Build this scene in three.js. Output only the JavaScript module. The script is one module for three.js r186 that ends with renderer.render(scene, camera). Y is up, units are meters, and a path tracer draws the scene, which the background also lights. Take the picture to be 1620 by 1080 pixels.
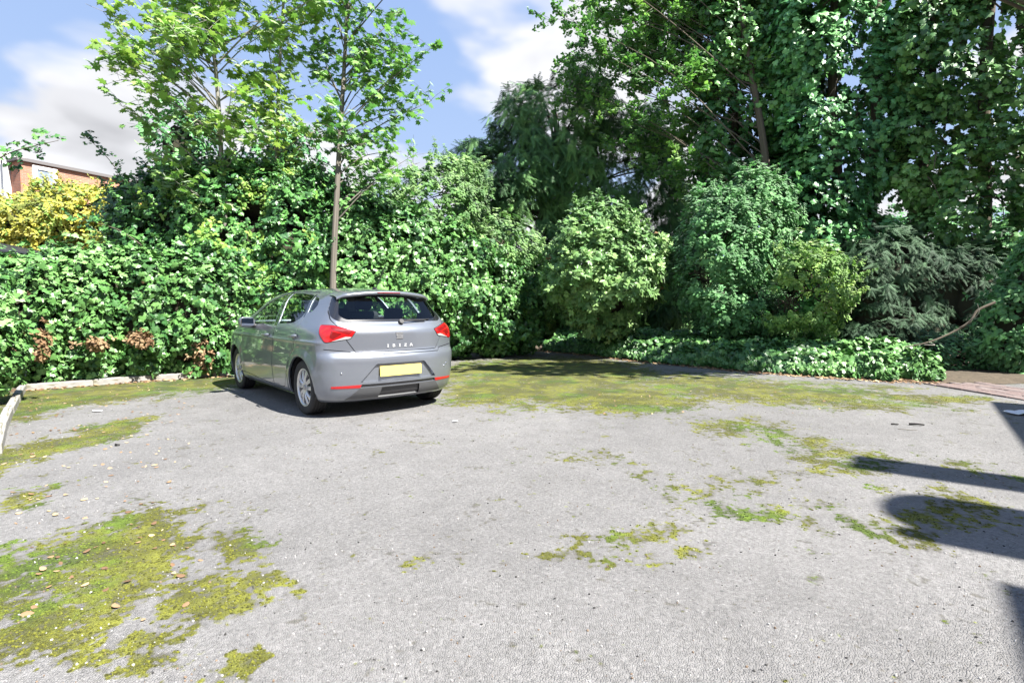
import * as THREE from 'three';
import { mergeGeometries } from 'three/addons/utils/BufferGeometryUtils.js';
import { RoundedBoxGeometry } from 'three/addons/geometries/RoundedBoxGeometry.js';
import { FontLoader } from 'three/addons/loaders/FontLoader.js';
import { TextGeometry } from 'three/addons/geometries/TextGeometry.js';

// ---------------------------------------------------------------- camera, sky, sun, exposure
const scene = new THREE.Scene();
const camera = new THREE.PerspectiveCamera(64.25, 1024 / 682, 0.1, 600);
camera.position.set(0, 1.2, 0);
camera.lookAt(0, 1.2 - Math.tan(0.0637), -1);
const renderer = new THREE.WebGLRenderer({ antialias: true });
renderer.toneMapping = THREE.LinearToneMapping;
renderer.toneMappingExposure = 3.15;
renderer.shadowMap.enabled = true;
const SUN_DIR = new THREE.Vector3(0.82, 1.25, 0.57).normalize();   // towards the sun: right of and behind the camera, 51 degrees up
const sun = new THREE.DirectionalLight(new THREE.Color(1, 0.955, 0.88), 4.9);
sun.name = 'sun';
sun.position.copy(SUN_DIR).multiplyScalar(60);
sun.castShadow = true;
sun.shadow.mapSize.set(4096, 4096);
Object.assign(sun.shadow.camera, { left: -25, right: 25, top: 25, bottom: -25, near: 1, far: 140 });
scene.add(sun, sun.target);

// ---------------------------------------------------------------- numbers
function rng(seed) { let s = seed | 0; return () => { s = (s + 0x6d2b79f5) | 0; let t = Math.imul(s ^ (s >>> 15), 1 | s); t = (t + Math.imul(t ^ (t >>> 7), 61 | t)) ^ t; return ((t ^ (t >>> 14)) >>> 0) / 4294967296; }; }
const clamp = (x, a = 0, b = 1) => Math.min(b, Math.max(a, x)), mix = (a, b, t) => a + (b - a) * t, smooth = (a, b, x) => { const t = clamp((x - a) / (b - a)); return t * t * (3 - 2 * t); };
const PERM = (() => { const r = rng(77), p = [...Array(256).keys()]; for (let i = 255; i > 0; i--) { const j = Math.floor(r() * (i + 1)); [p[i], p[j]] = [p[j], p[i]]; } return Uint8Array.from([...p, ...p]); })();
const RND = Float32Array.from({ length: 256 }, rng(5));
function vnoise2(x, y) {   // value noise, 0..1
  const ix = Math.floor(x), iy = Math.floor(y), fx = x - ix, fy = y - iy, u = fx * fx * (3 - 2 * fx), v = fy * fy * (3 - 2 * fy), a = ix & 255, b = iy & 255, a1 = (ix + 1) & 255, b1 = (iy + 1) & 255;
  const p = PERM[a], q = PERM[a1];
  return mix(mix(RND[PERM[p + b]], RND[PERM[q + b]], u), mix(RND[PERM[p + b1]], RND[PERM[q + b1]], u), v);
}
function fbm2(x, y, n = 4) { let s = 0, a = 0.5, t = 0; for (let i = 0; i < n; i++) { s += a * vnoise2(x, y); t += a; x = x * 2.03 + 17.3; y = y * 2.03 + 9.1; a *= 0.5; } return s / t; }
function vnoise3(x, y, z) {
  const iz = Math.floor(z), f = z - iz, w = f * f * (3 - 2 * f);
  return mix(vnoise2(x + iz * 37.17, y + iz * 11.71), vnoise2(x + (iz + 1) * 37.17, y + (iz + 1) * 11.71), w);
}
function fbm3(x, y, z, n = 3) { let s = 0, a = 0.5, t = 0; for (let i = 0; i < n; i++) { s += a * vnoise3(x, y, z); t += a; x *= 2.1; y *= 2.1; z *= 2.1; a *= 0.5; } return s / t; }
function curve(pts) {   // monotone cubic through [x, y] points
  const n = pts.length, X = pts.map((p) => p[0]), Y = pts.map((p) => p[1]), d = [], m = [];
  for (let i = 0; i < n - 1; i++) d.push((Y[i + 1] - Y[i]) / (X[i + 1] - X[i]));
  for (let i = 0; i < n; i++) m.push(i === 0 ? d[0] : i === n - 1 ? d[n - 2] : d[i - 1] * d[i] <= 0 ? 0 : (3 * (X[i + 1] - X[i - 1])) / ((2 * X[i + 1] - X[i] - X[i - 1]) / d[i - 1] + (X[i + 1] + X[i] - 2 * X[i - 1]) / d[i]));
  return (x) => {
    if (x <= X[0]) return Y[0] + m[0] * (x - X[0]);
    if (x >= X[n - 1]) return Y[n - 1] + m[n - 1] * (x - X[n - 1]);
    let i = 0; while (x > X[i + 1]) i++;
    const h = X[i + 1] - X[i], t = (x - X[i]) / h, t2 = t * t, t3 = t2 * t;
    return (2 * t3 - 3 * t2 + 1) * Y[i] + (t3 - 2 * t2 + t) * h * m[i] + (3 * t2 - 2 * t3) * Y[i + 1] + (t3 - t2) * h * m[i + 1];
  };
}

// ---------------------------------------------------------------- objects
const taken = {};
function numbered(name) { const k = taken[name] = (taken[name] ?? -1) + 1; return k ? name + '_' + String(k).padStart(3, '0') : name; }
function thing(name, label, category, pos = [0, 0, 0], group) {
  const o = new THREE.Group(); o.name = numbered(name); o.position.set(...pos); o.userData = { label, category };
  if (group) o.userData.group = group;
  scene.add(o); return o;
}
function part(parent, name, geo, mat, stuff) {
  const m = new THREE.Mesh(geo, mat); m.name = name; m.castShadow = m.receiveShadow = true;
  if (stuff) m.userData.kind = 'stuff';
  parent.add(m); return m;
}
function structure(name, geo, mat) { const m = part(scene, numbered(name), geo, mat); m.userData.kind = 'structure'; return m; }
const col = (r, g, b) => new THREE.Color().setRGB(r, g, b);
const std = (o) => new THREE.MeshStandardMaterial(o), phy = (o) => new THREE.MeshPhysicalMaterial(o);
function geom(pos, nor, idx, uv) {
  const g = new THREE.BufferGeometry(); g.setAttribute('position', new THREE.Float32BufferAttribute(pos, 3));
  if (nor) g.setAttribute('normal', new THREE.Float32BufferAttribute(nor, 3));
  if (uv) g.setAttribute('uv', new THREE.Float32BufferAttribute(uv, 2));
  if (idx) g.setIndex(idx);
  if (!nor) g.computeVertexNormals();
  return g;
}
function place(g, x, y, z, rx = 0, ry = 0, rz = 0) { return g.applyMatrix4(new THREE.Matrix4().compose(new THREE.Vector3(x, y, z), new THREE.Quaternion().setFromEuler(new THREE.Euler(rx, ry, rz)), new THREE.Vector3(1, 1, 1))); }
function merge(list) { return mergeGeometries(list.map((g) => { const n = g.index ? g.toNonIndexed() : g; for (const k of Object.keys(n.attributes)) if (!['position', 'normal', 'uv'].includes(k)) n.deleteAttribute(k); if (!n.attributes.uv) n.setAttribute('uv', new THREE.Float32BufferAttribute(new Float32Array(n.attributes.position.count * 2), 2)); return n; })); }
function tex(w, h, fn, srgb, repeat = true) {   // fn(u, v, out): rgb 0..1 into out
  const data = new Uint8Array(w * h * 4), o = [0, 0, 0];
  for (let y = 0, i = 0; y < h; y++) for (let x = 0; x < w; x++, i += 4) { fn((x + 0.5) / w, (y + 0.5) / h, o); data[i] = clamp(o[0]) * 255; data[i + 1] = clamp(o[1]) * 255; data[i + 2] = clamp(o[2]) * 255; data[i + 3] = 255; }
  const t = new THREE.DataTexture(data, w, h); t.magFilter = THREE.LinearFilter; t.minFilter = THREE.LinearMipmapLinearFilter; t.generateMipmaps = true;
  if (repeat) t.wrapS = t.wrapT = THREE.RepeatWrapping;
  if (srgb) t.colorSpace = THREE.SRGBColorSpace;
  t.needsUpdate = true; return t;
}
const toSRGB = (c) => (c <= 0.0031308 ? c * 12.92 : 1.055 * Math.pow(c, 1 / 2.4) - 0.055);
// ---------------------------------------------------------------- where things stand (metres; x, y, z and half sizes)
const HEDGE = [[-7.435, 0.864, -8.3, 0.724, 1.139, 0.45], [-6.899, 0.952, -8.6, 0.75, 1.12, 0.45], [-6.345, 0.994, -8.95, 0.781, 1.124, 0.45], [-5.728, 0.986, -9.3, 0.811, 1.135, 0.45], [-5.19, 0.923, -9.6, 0.67, 1.094, 0.4], [-7.545, 0.778, -8.1, 0.471, 1.036, 0.4]];
const MASS = [[-6.495, 1.742, -10.4, 0.967, 1.814, 0.7], [-5.415, 2.083, -10.2, 1.067, 1.779, 0.8], [-4.611, 1.868, -10.5, 1.16, 1.831, 0.8], [-6.265, 2.979, -10.7, 1.12, 0.771, 0.7], [-5.029, 3.246, -10.7, 1.244, 0.622, 0.7], [-4.139, 2.641, -10.9, 0.76, 1.141, 0.6], [-7.078, 2.751, -10.8, 0.628, 0.753, 0.5], [-3.845, 1.387, -10.7, 0.684, 1.369, 0.6]];
const GOLD = [[-11.373, 2.845, -13, 1.512, 0.937, 0.9], [-9.865, 3.067, -13, 1.209, 0.907, 0.9], [-10.914, 3.487, -13.3, 1.083, 0.619, 0.8], [-8.787, 2.507, -12.6, 0.733, 0.659, 0.6], [-11.8, 3.214, -13, 0.907, 0.605, 0.8]];
const HEDGE2 = [[-3.183, 1.647, -11, 0.895, 1.535, 0.7], [-2.282, 1.671, -11.6, 1.012, 1.551, 0.8], [-1.364, 1.56, -12.4, 1.038, 1.514, 0.8], [-0.452, 1.247, -13, 0.831, 1.24, 0.7], [0.28, 0.969, -13.4, 0.53, 0.904, 0.5]];
const LIGHT = [[-1.846, 3.504, -13.4, 1.169, 1.169, 0.9], [0.0, 2.562, -13.9, 0.727, 0.614, 0.5], [-2.505, 2.82, -12.8, 1.042, 0.819, 0.7], [-0.552, 2.777, -13.7, 0.988, 0.717, 0.7], [-3.26, 3.272, -12.9, 0.9, 0.75, 0.7], [-1.422, 4.119, -13.8, 0.642, 0.642, 0.6]];
const YEW = [[1.177, 5.804, -17.2, 1.8, 2.3, 1.8], [-0.195, 4.124, -17, 1.581, 1.779, 1.7], [3.012, 4.309, -17.5, 2.238, 2.442, 1.9], [4.541, 2.915, -17.5, 1.628, 2.442, 1.7], [1.178, 2.476, -17, 2.57, 1.977, 1.7], [-0.999, 4.943, -16.8, 0.781, 1.27, 0.9], [1.64, 7.075, -17, 1.226, 1.087, 1.4], [3.753, 5.54, -17.3, 1.609, 1.509, 1.5], [3.392, 1.302, -17.2, 2.4, 1.6, 1.6]];
const LAUREL = [[2.069, 1.857, -12.6, 1.319, 1.055, 1.05], [1.902, 2.619, -12.7, 0.857, 0.709, 0.8], [2.672, 2.067, -12.5, 0.756, 0.901, 0.8], [1.213, 2.088, -12.8, 0.595, 0.625, 0.6], [2.247, 1.303, -12.5, 0.901, 0.698, 0.6], [1.401, 2.674, -12.8, 0.447, 0.417, 0.4], [2.412, 2.85, -12.7, 0.532, 0.473, 0.5]];
const OVER = [[2.53, 8.524, -15, 1.919, 1.221, 1.5], [3.904, 7.046, -15, 1.57, 1.744, 1.5], [3.244, 5.717, -15, 1.395, 1.221, 1.4], [2.076, 7.332, -15.3, 1.156, 1.067, 1.2], [4.517, 8.169, -14.6, 1.358, 1.358, 1.5], [4.967, 4.838, -14.5, 0.843, 1.012, 1.2], [5.416, 8.595, -14.2, 1.486, 0.991, 1.2], [3.179, 10.303, -15, 2.616, 1.047, 1.5]];
const OVERTRUNK = [[6.357, -0.076, -12.9], [6.246, 2.176, -13], [6.018, 4.881, -13.2], [5.754, 6.718, -13.4], [5.42, 8.723, -13.6], [5.212, 10.457, -13.8]];
const IVYA = [[5.668, 8.133, -14.2, 1.024, 1.486, 0.9], [5.644, 5.95, -14.2, 0.908, 1.651, 0.8], [5.806, 4.003, -14, 0.814, 1.221, 0.8], [6.671, 7.118, -14, 1.009, 2.279, 0.9], [6.947, 3.634, -13.7, 0.797, 1.912, 0.8], [6.375, 1.752, -13.6, 0.949, 1.423, 0.7], [6.019, 9.818, -14.2, 1.486, 1.156, 1]];
const IVYB = [[7.318, 7.264, -13, 1.285, 1.663, 1], [7.711, 5.013, -12.9, 1.275, 1.725, 1.0], [7.147, 3.24, -12.7, 0.916, 1.255, 0.8], [8.276, 5.972, -12.6, 0.908, 2.051, 0.9], [7.819, 2.282, -12.5, 1.017, 1.09, 0.7], [7.635, 0.986, -12.4, 1.153, 1.009, 0.7], [7.922, 9.332, -13.4, 1.714, 0.935, 0.8]];
const IVYC = [[8.985, 6.798, -12.0, 1.005, 1.535, 0.7], [9.008, 4.556, -11.8, 0.851, 1.441, 0.6], [9.642, 5.935, -11.5, 0.909, 1.738, 0.6], [9.515, 3.463, -11.3, 0.815, 1.445, 0.6], [10.048, 4.39, -11, 0.64, 1.919, 0.6], [9.877, 2.239, -10.6, 0.616, 1.109, 0.5], [9.223, 2.469, -11.6, 0.782, 0.971, 0.5], [9.801, 7.033, -11.2, 0.781, 0.912, 0.5]];
const ELDER = [[4.783, 2.395, -12.2, 1.064, 1.305, 0.8], [5.621, 3.332, -12.4, 0.692, 0.894, 0.6], [4.261, 1.836, -12.2, 0.596, 0.88, 0.6], [5.066, 1.202, -11.8, 0.988, 0.576, 0.6], [4.559, 3.122, -12.4, 0.577, 0.649, 0.5]];
const BRIGHT = [[6.005, 1.773, -11, 0.742, 0.742, 0.6], [5.64, 1.266, -11, 0.537, 0.537, 0.5], [6.258, 1.29, -10.9, 0.482, 0.532, 0.4]];
const DARK = [[7.986, 1.667, -11.5, 1.07, 1.137, 0.8], [8.698, 1.396, -11.2, 1.042, 1.107, 0.8], [7.481, 1.007, -11.2, 0.677, 0.807, 0.6], [9.201, 1.389, -10.8, 0.653, 1.067, 0.6], [7.995, 0.632, -10.9, 1.394, 0.57, 0.6]];
const RIGHT = [[8.82, 0.816, -9.5, 0.464, 0.884, 0.5], [9.044, 1.365, -9.4, 0.437, 1.202, 0.5]];
const UNDER = [[8.657, 0.242, -10.3, 0.898, 0.503, 0.6], [9.191, 0.221, -9.9, 0.633, 0.553, 0.5], [7.692, 0.302, -10.3, 0.719, 0.299, 0.5], [9.522, 0.363, -9.6, 0.447, 0.67, 0.5]];
const DRY = [[-6.73, 0.66, -7.75, 0.117, 0.27, 0.15], [-6.184, 0.636, -8.1, 0.17, 0.113, 0.12], [-5.753, 0.713, -8.4, 0.215, 0.137, 0.12], [-5.196, 0.39, -9.05, 0.168, 0.253, 0.12]];
const NEARLEFT = [[-6.483, 0.671, -6.5, 0.544, 0.642, 0.4], [-6.56, 1.239, -6.5, 0.453, 0.529, 0.4]];
const BACK = [[-5.506, 1.533, -19, 3.535, 2.43, 1.5], [-1.162, 0.856, -20, 3.721, 2.093, 1.5], [3.418, 0.594, -21, 3.907, 1.953, 1.5], [7.9, 0.856, -20, 3.721, 2.558, 1.5], [11.902, 1.313, -19, 3.535, 3.093, 1.5], [15.66, 1.307, -18, 3.349, 3.14, 1.5], [-10.008, 1.723, -18, 2.93, 1.884, 1.5], [-15.637, 1.533, -19, 3.977, 1.326, 1.5]];
const DARKLEFT = [[-8.374, 5.182, -14, 0.847, 1.14, 0.8], [-8.192, 3.687, -14, 0.977, 1.14, 0.8]];
const DARKMID = [[-5.898, 4.921, -14.2, 0.908, 1.073, 0.8], [-6.032, 3.562, -14.2, 1.156, 0.991, 0.8], [-5.114, 4.083, -14.4, 0.753, 0.837, 0.6]];
const T1 = [[-2.616, 5.366, -11, 1.279, 1.599, 1.3], [-3.148, 6.668, -11.2, 1.433, 1.172, 1.4], [-1.694, 4.693, -10.8, 0.653, 0.98, 0.7], [-1.469, 5.171, -10.8, 0.377, 0.301, 0.3], [-1.913, 3.788, -10.8, 0.565, 0.502, 0.5], [-3.925, 4.477, -11.3, 0.788, 0.985, 0.9], [-2.635, 4.144, -11, 0.895, 0.64, 0.8], [-2.452, 7.993, -11, 1.663, 1.151, 1.5], [-2.108, 6.091, -11, 0.895, 1.023, 1]];
const T1T = [[-3.33, -0.135, -9.95], [-3.271, 1.836, -10.0], [-3.234, 3.357, -10.2], [-3.292, 5.171, -10.8], [-3.297, 6.79, -11.2], [-3.16, 8.713, -11.2]];
const T2 = [[-5.196, 5.468, -9.6, 1.395, 1.228, 1.1], [-6.382, 5.216, -9.5, 0.884, 0.939, 0.8], [-4.325, 5.02, -9.8, 0.912, 1.31, 1.0], [-5.697, 3.933, -9.8, 0.969, 0.798, 0.8], [-4.583, 3.823, -9.8, 0.798, 0.627, 0.7], [-5.919, 6.303, -9.6, 1.228, 0.67, 1], [-4.595, 7.042, -9.8, 1.937, 1.026, 1.2], [-6.929, 5.007, -9.5, 0.464, 0.353, 0.35]];
const T2T = [[-5.183, 0.105, -9.9], [-5.145, 1.943, -9.9], [-5.187, 3.406, -9.9], [-5.171, 4.912, -9.8], [-5.248, 6.197, -9.8], [-5.316, 7.67, -9.8]];
const T3 = [[-4.112, 6.375, -10.6, 0.986, 0.986, 1], [-4.09, 4.863, -10.6, 0.764, 0.863, 0.8], [-3.902, 7.633, -10.6, 1.233, 0.863, 1]];
const T3T = [[-4.814, 0.016, -10.7], [-4.671, 2.003, -10.7], [-4.562, 3.704, -10.7], [-4.483, 5.253, -10.7], [-4.358, 6.772, -10.7], [-4.225, 8.15, -10.7]];
const BRANCH = [[6.454, 0.539, -8.9], [6.768, 0.628, -8.8], [7.128, 0.805, -8.75], [7.332, 0.969, -8.7], [7.434, 1.131, -8.7], [7.675, 1.272, -8.65]];
const SHOOT = [[-6.729, 3.012, -10.2], [-6.978, 3.428, -10.0], [-7.227, 3.85, -9.9], [-7.558, 4.239, -9.8]];
const SPRAY = [[-6.972, 2.681, -7.0], [-6.633, 2.98, -7], [-6.303, 3.152, -7], [-5.721, 3.293, -7]];
const SPRAY2 = [[-6.179, 2.121, -9.4], [-6.632, 2.483, -9.3], [-7.053, 2.62, -9.3], [-7.527, 2.768, -9.3]];
const EDGE = [[-7.041, -7.723], [-6.592, -8.157], [-5.865, -8.791], [-4.916, -9.442], [-4.455, -10.3], [-3.345, -11.455], [-2.528, -12.739], [-1.446, -13.766], [-0.17, -14.547], [0.849, -14.547], [1.877, -13.406], [2.661, -11.992], [3.638, -10.733], [4.472, -9.806], [5.267, -9.187], [6.02, -8.716], [6.809, -8.427]];
const KERBL = [[-4.849, -5.082], [-5.635, -6.024], [-6.836, -7.495]];
const MOSS = [[-2.087, -2.61, 0.435, 0.712, 1], [-2.062, -2.898, 0.17, 0.337, 1], [-1.81, -2.043, 0.333, 0.378, 1], [-1.251, -2.058, 0.265, 0.363, 0.95], [-1.362, -2.575, 0.199, 0.189, 1], [-0.844, -1.751, 0.106, 0.128, 1], [-1.401, -1.735, 0.356, 0.126, 0.85], [-4.07, -4.714, 0.333, 1.346, 1.1], [-5.689, -6.74, 0.584, 1.902, 1.2], [-5.89, -7.5, 1.366, 1.291, 1.2], [-5.361, -8.113, 1.411, 0.833, 1.2], [-4.957, -8.692, 0.911, 0.664, 1.1], [-3.105, -3.285, 0.155, 0.239, 0.8], [-3.081, -3.57, 0.127, 0.179, 0.5], [-3.727, -4.983, 0.082, 0.074, 0.8], [-4.136, -5.592, 0.072, 0.093, 0.8], [-0.451, -2.442, 0.122, 0.146, 0.62], [-0.207, -2.473, 0.1, 0.088, 0.5], [-0.449, -2.204, 0.079, 0.07, 0.45], [0.558, -4.31, 0.609, 0.222, 0.5], [0.904, -4.027, 0.333, 0.146, 0.5], [-0.616, -4.747, 0.112, 0.067, 0.6], [-1.203, -4.638, 0.077, 0.086, 0.5], [-1.812, -3.25, 0.231, 0.107, 0.55], [-1.134, -2.886, 0.069, 0.042, 0.5], [0.63, -2.792, 0.365, 0.19, 0.6], [0.833, -2.539, 0.136, 0.105, 0.6], [0.579, -2.497, 0.149, 0.191, 0.58], [0.33, -2.642, 0.22, 0.185, 0.5], [1.468, -2.985, 0.212, 0.198, 0.68], [1.341, -3.398, 0.434, 0.513, 0.5], [0.752, -10.13, 2.15, 3.102, 1.25], [-0.089, -8.007, 0.981, 1.798, 1.2], [1.228, -7.208, 1.474, 1.29, 1.1], [2.938, -8.479, 1.422, 1.821, 1], [3.954, -7.696, 1.406, 1.249, 1], [4.581, -6.67, 1.242, 0.61, 0.85], [5.486, -7.027, 0.819, 0.58, 0.95], [2.345, -5.287, 0.617, 0.495, 0.85], [2.551, -4.14, 0.529, 0.54, 0.78], [2.625, -4.668, 0.492, 0.388, 0.72], [2.022, -2.969, 0.314, 0.353, 0.7], [2.538, -3.137, 0.405, 0.374, 0.75], [3.477, -3.888, 0.366, 0.302, 0.55], [-0.582, -6.643, 0.311, 0.434, 0.6], [-0.975, -10.352, 0.344, 2.387, 1], [5.119, -8.124, 0.948, 0.517, 0.7], [5.325, -6.224, 0.365, 0.306, 0.5]];
// ---------------------------------------------------------------- sky: blue with fair-weather clouds all round
{
  const W = 2048, H = 1024, d = new Float32Array(W * H * 4);
  for (let j = 0; j < H; j++) {
    const up = ((j + 0.5) / H - 0.5) * Math.PI, y = Math.sin(up), c = Math.cos(up), t = Math.pow(clamp(y), 0.55);
    for (let i = 0; i < W; i++) {
      const a = ((i + 0.5) / W - 0.5) * 2 * Math.PI, x = Math.cos(a) * c, z = Math.sin(a) * c, k = (j * W + i) * 4;
      let r = mix(0.225, 0.074, t), g = mix(0.28, 0.129, t), b = mix(0.355, 0.272, t);
      if (y > 0) {
        // cloud cover on a flattened dome, so that clouds crowd towards the horizon
        const q = 1 / (y + 0.22), px = x * q * 1.9 + 39.6, pz = z * q * 1.9 + 31.2;
        const w1 = fbm2(px * 0.8 + 3, pz * 0.8, 3) - 0.5, n = fbm2(px + w1 * 0.9, pz - w1 * 0.7, 6), m = smooth(0.50, 0.64, n + 0.06 * (1 - t)), core = smooth(0.6, 0.85, n);
        const L = 0.335 - 0.10 * core - 0.05 * smooth(0.45, 0.7, fbm2(px * 2.1 + 40, pz * 2.1 + 11, 4));
        r = mix(r, L, m * 0.95); g = mix(g, L * 1.0, m * 0.95); b = mix(b, L * 1.03, m * 0.95);
      }
      d[k] = r; d[k + 1] = g; d[k + 2] = b; d[k + 3] = 1;
    }
  }
  const t = new THREE.DataTexture(d, W, H, THREE.RGBAFormat, THREE.FloatType);
  t.mapping = THREE.EquirectangularReflectionMapping; t.magFilter = THREE.LinearFilter; t.needsUpdate = true;
  scene.background = t; scene.environment = t;
}

// ---------------------------------------------------------------- ground
const worley = (() => {   // chippings: a tile of cells, each with its own height and tone
  const n = 150, r = rng(31), px = new Float32Array(n * n), py = new Float32Array(n * n), ph = new Float32Array(n * n);
  for (let i = 0; i < n * n; i++) { px[i] = r(); py[i] = r(); ph[i] = r(); }
  return (u, v) => {
    const x = u * n, y = v * n, ix = Math.floor(x), iy = Math.floor(y); let best = 9, second = 9, h = 0;
    for (let a = -1; a <= 1; a++) for (let b = -1; b <= 1; b++) {
      const k = ((iy + b + n) % n) * n + ((ix + a + n) % n), dx = ix + a + px[k] - x, dy = iy + b + py[k] - y, d = dx * dx + dy * dy;
      if (d < best) { second = best; best = d; h = ph[k]; } else if (d < second) second = d;
    }
    return [Math.sqrt(second) - Math.sqrt(best), h];
  };
})();
const chipBump = tex(1024, 1024, (u, v, o) => { const [e, h] = worley(u, v); const k = smooth(0, 0.35, e) * (0.35 + 0.65 * h); o[0] = o[1] = o[2] = k; });
chipBump.channel = 1; chipBump.repeat.set(0.8, 0.8);
function mossAt(x, z) {   // how much moss grows here, 0..1, and how much grime
  let m = 0;
  const w1 = fbm2(x * 1.6 + 9, z * 1.6 + 3, 3) - 0.5, w2 = fbm2(x * 1.6 - 31, z * 1.6 + 51, 3) - 0.5;
  const X = x + w1 * 0.7, Z = z + w2 * 0.7;
  for (const [cx, cz, rx, rz, s] of MOSS) {
    const q = Math.hypot((X - cx) / rx, (Z - cz) / rz);
    if (q < 1.45) m = Math.max(m, s * smooth(1.45, 0.35, q));
  }
  return m;
}
function asphaltColour(x, z, o, fine) {
  const big = fbm2(x * 0.7 + 5, z * 0.7, 4), mid = fbm2(x * 6, z * 6 + 40, 3), m0 = m0At(x, z);
  const g1 = vnoise2(x * 95, z * 95 + 7), g2 = vnoise2(x * 190 + 3, z * 190), sp = vnoise2(x * 120 + 50, z * 120 + 90);
  let k = 0.205 * (0.80 + 0.36 * big) * (0.88 + 0.24 * mid) * (0.74 + 0.34 * g1 + 0.20 * g2);
  if (sp > 0.88) k *= 1 + 1.5 * (sp - 0.88) * 5; else if (sp < 0.10) k *= 0.62;
  let r = k * 1.015, g = k * 0.995, b = k * 0.985;
  const pale = smooth(0.6, 0.78, fbm2(x * 0.9 + 70, z * 0.9 + 20, 3)); r *= 1 + 0.12 * pale; g *= 1 + 0.12 * pale; b *= 1 + 0.12 * pale;
  const holes = fbm2(x * 9 + 12, z * 9 - 7, 4), grit = vnoise2(x * 40 + 9, z * 40), clump = fbm2(x * 26 + 2, z * 26, 3);
  // grime and open pits where the surface has worn
  const dirt = smooth(0.28, 0.72, m0 * 0.95 + (holes - 0.5) * 1.3 + (grit - 0.5) * 0.5 + (g1 - 0.5) * 0.3) * 0.75 + smooth(0.66, 0.75, holes * 0.6 + grit * 0.4) * 0.75;
  r = mix(r, 0.085 * (0.6 + 0.8 * g1), clamp(dirt) * 0.62); g = mix(g, 0.078 * (0.6 + 0.8 * g1), clamp(dirt) * 0.62); b = mix(b, 0.06 * (0.6 + 0.8 * g1), clamp(dirt) * 0.62);
  const m = smooth(0.44, 0.70, m0 + (holes - 0.5) * 1.0 + (clump - 0.5) * 0.9 + (grit - 0.5) * 0.55 + (g1 - 0.5) * 0.35);
  const lush = smooth(0.45, 0.7, fbm2(x * 2.2 + 80, z * 2.2, 3) + 0.2 * clump - 0.1), br = (0.35 + 1.1 * clump * (0.6 + 0.7 * g1)) * mix(0.6, 1.1, smooth(0.35, 0.65, fbm2(x * 5 + 33, z * 5 + 8, 3)));
  const mr = mix(0.158, 0.098, lush) * br, mg = mix(0.166, 0.155, lush) * br, mb = mix(0.022, 0.012, lush) * br, cover = m * (0.72 + 0.26 * smooth(0.25, 0.55, clump));
  o[0] = mix(r, mr, cover); o[1] = mix(g, mg, cover); o[2] = mix(b, mb, cover);
  return m;
}
// the moss field on a coarse grid, read smoothly
const MG = { x0: -11, z0: -16, s: 0.06, w: 410, h: 300 }, mossGrid = new Float32Array(MG.w * MG.h);
for (let j = 0; j < MG.h; j++) for (let i = 0; i < MG.w; i++) mossGrid[j * MG.w + i] = mossAt(MG.x0 + i * MG.s, MG.z0 + j * MG.s);
function m0At(x, z) {
  const u = clamp((x - MG.x0) / MG.s, 0, MG.w - 1.01), v = clamp((z - MG.z0) / MG.s, 0, MG.h - 1.01), i = Math.floor(u), j = Math.floor(v), a = j * MG.w + i;
  return mix(mix(mossGrid[a], mossGrid[a + 1], u - i), mix(mossGrid[a + MG.w], mossGrid[a + MG.w + 1], u - i), v - j);
}
{
  const sheet = (x0, x1, z0, z1, W, H) => {
    const o = [0, 0, 0], t = tex(W, H, (u, v, out) => { asphaltColour(mix(x0, x1, u), mix(z0, z1, v), o); out[0] = toSRGB(o[0]); out[1] = toSRGB(o[1]); out[2] = toSRGB(o[2]); }, true);
    t.wrapS = t.wrapT = THREE.MirroredRepeatWrapping;
    return std({ map: t, roughness: 0.93, bumpMap: chipBump, bumpScale: 0.006 });
  };
  const near = [-4.7, 4.7, -5.4, -1.6], far = [-10.2, 11.4, -15.4, -1.2];
  const pos = [], nor = [], uv = [], uv1 = [], idx = [], groups = [];
  const rect = (x0, x1, z0, z1, f) => {
    const b = pos.length / 3;
    for (const [x, z] of [[x0, z1], [x1, z1], [x1, z0], [x0, z0]]) { pos.push(x, 0, z); nor.push(0, 1, 0); uv.push((x - f[0]) / (f[1] - f[0]), (z - f[2]) / (f[3] - f[2])); uv1.push(x, z); }
    idx.push(b, b + 1, b + 2, b, b + 2, b + 3);
  };
  rect(...near, near); groups.push([0, 6, 0]);
  rect(-12, 14, -15.2, near[2], far); rect(-12, near[0], near[2], near[3], far); rect(near[1], 14, near[2], near[3], far); rect(-12, 14, near[3], 8, far); groups.push([6, 24, 1]);
  const g = geom(pos, nor, idx, uv); g.setAttribute('uv1', new THREE.Float32BufferAttribute(uv1, 2)); groups.forEach((q) => g.addGroup(...q));
  structure('parking_area', g, [sheet(...near, 2048, 828), sheet(...far, 2048, 1346)]);
}
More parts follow.
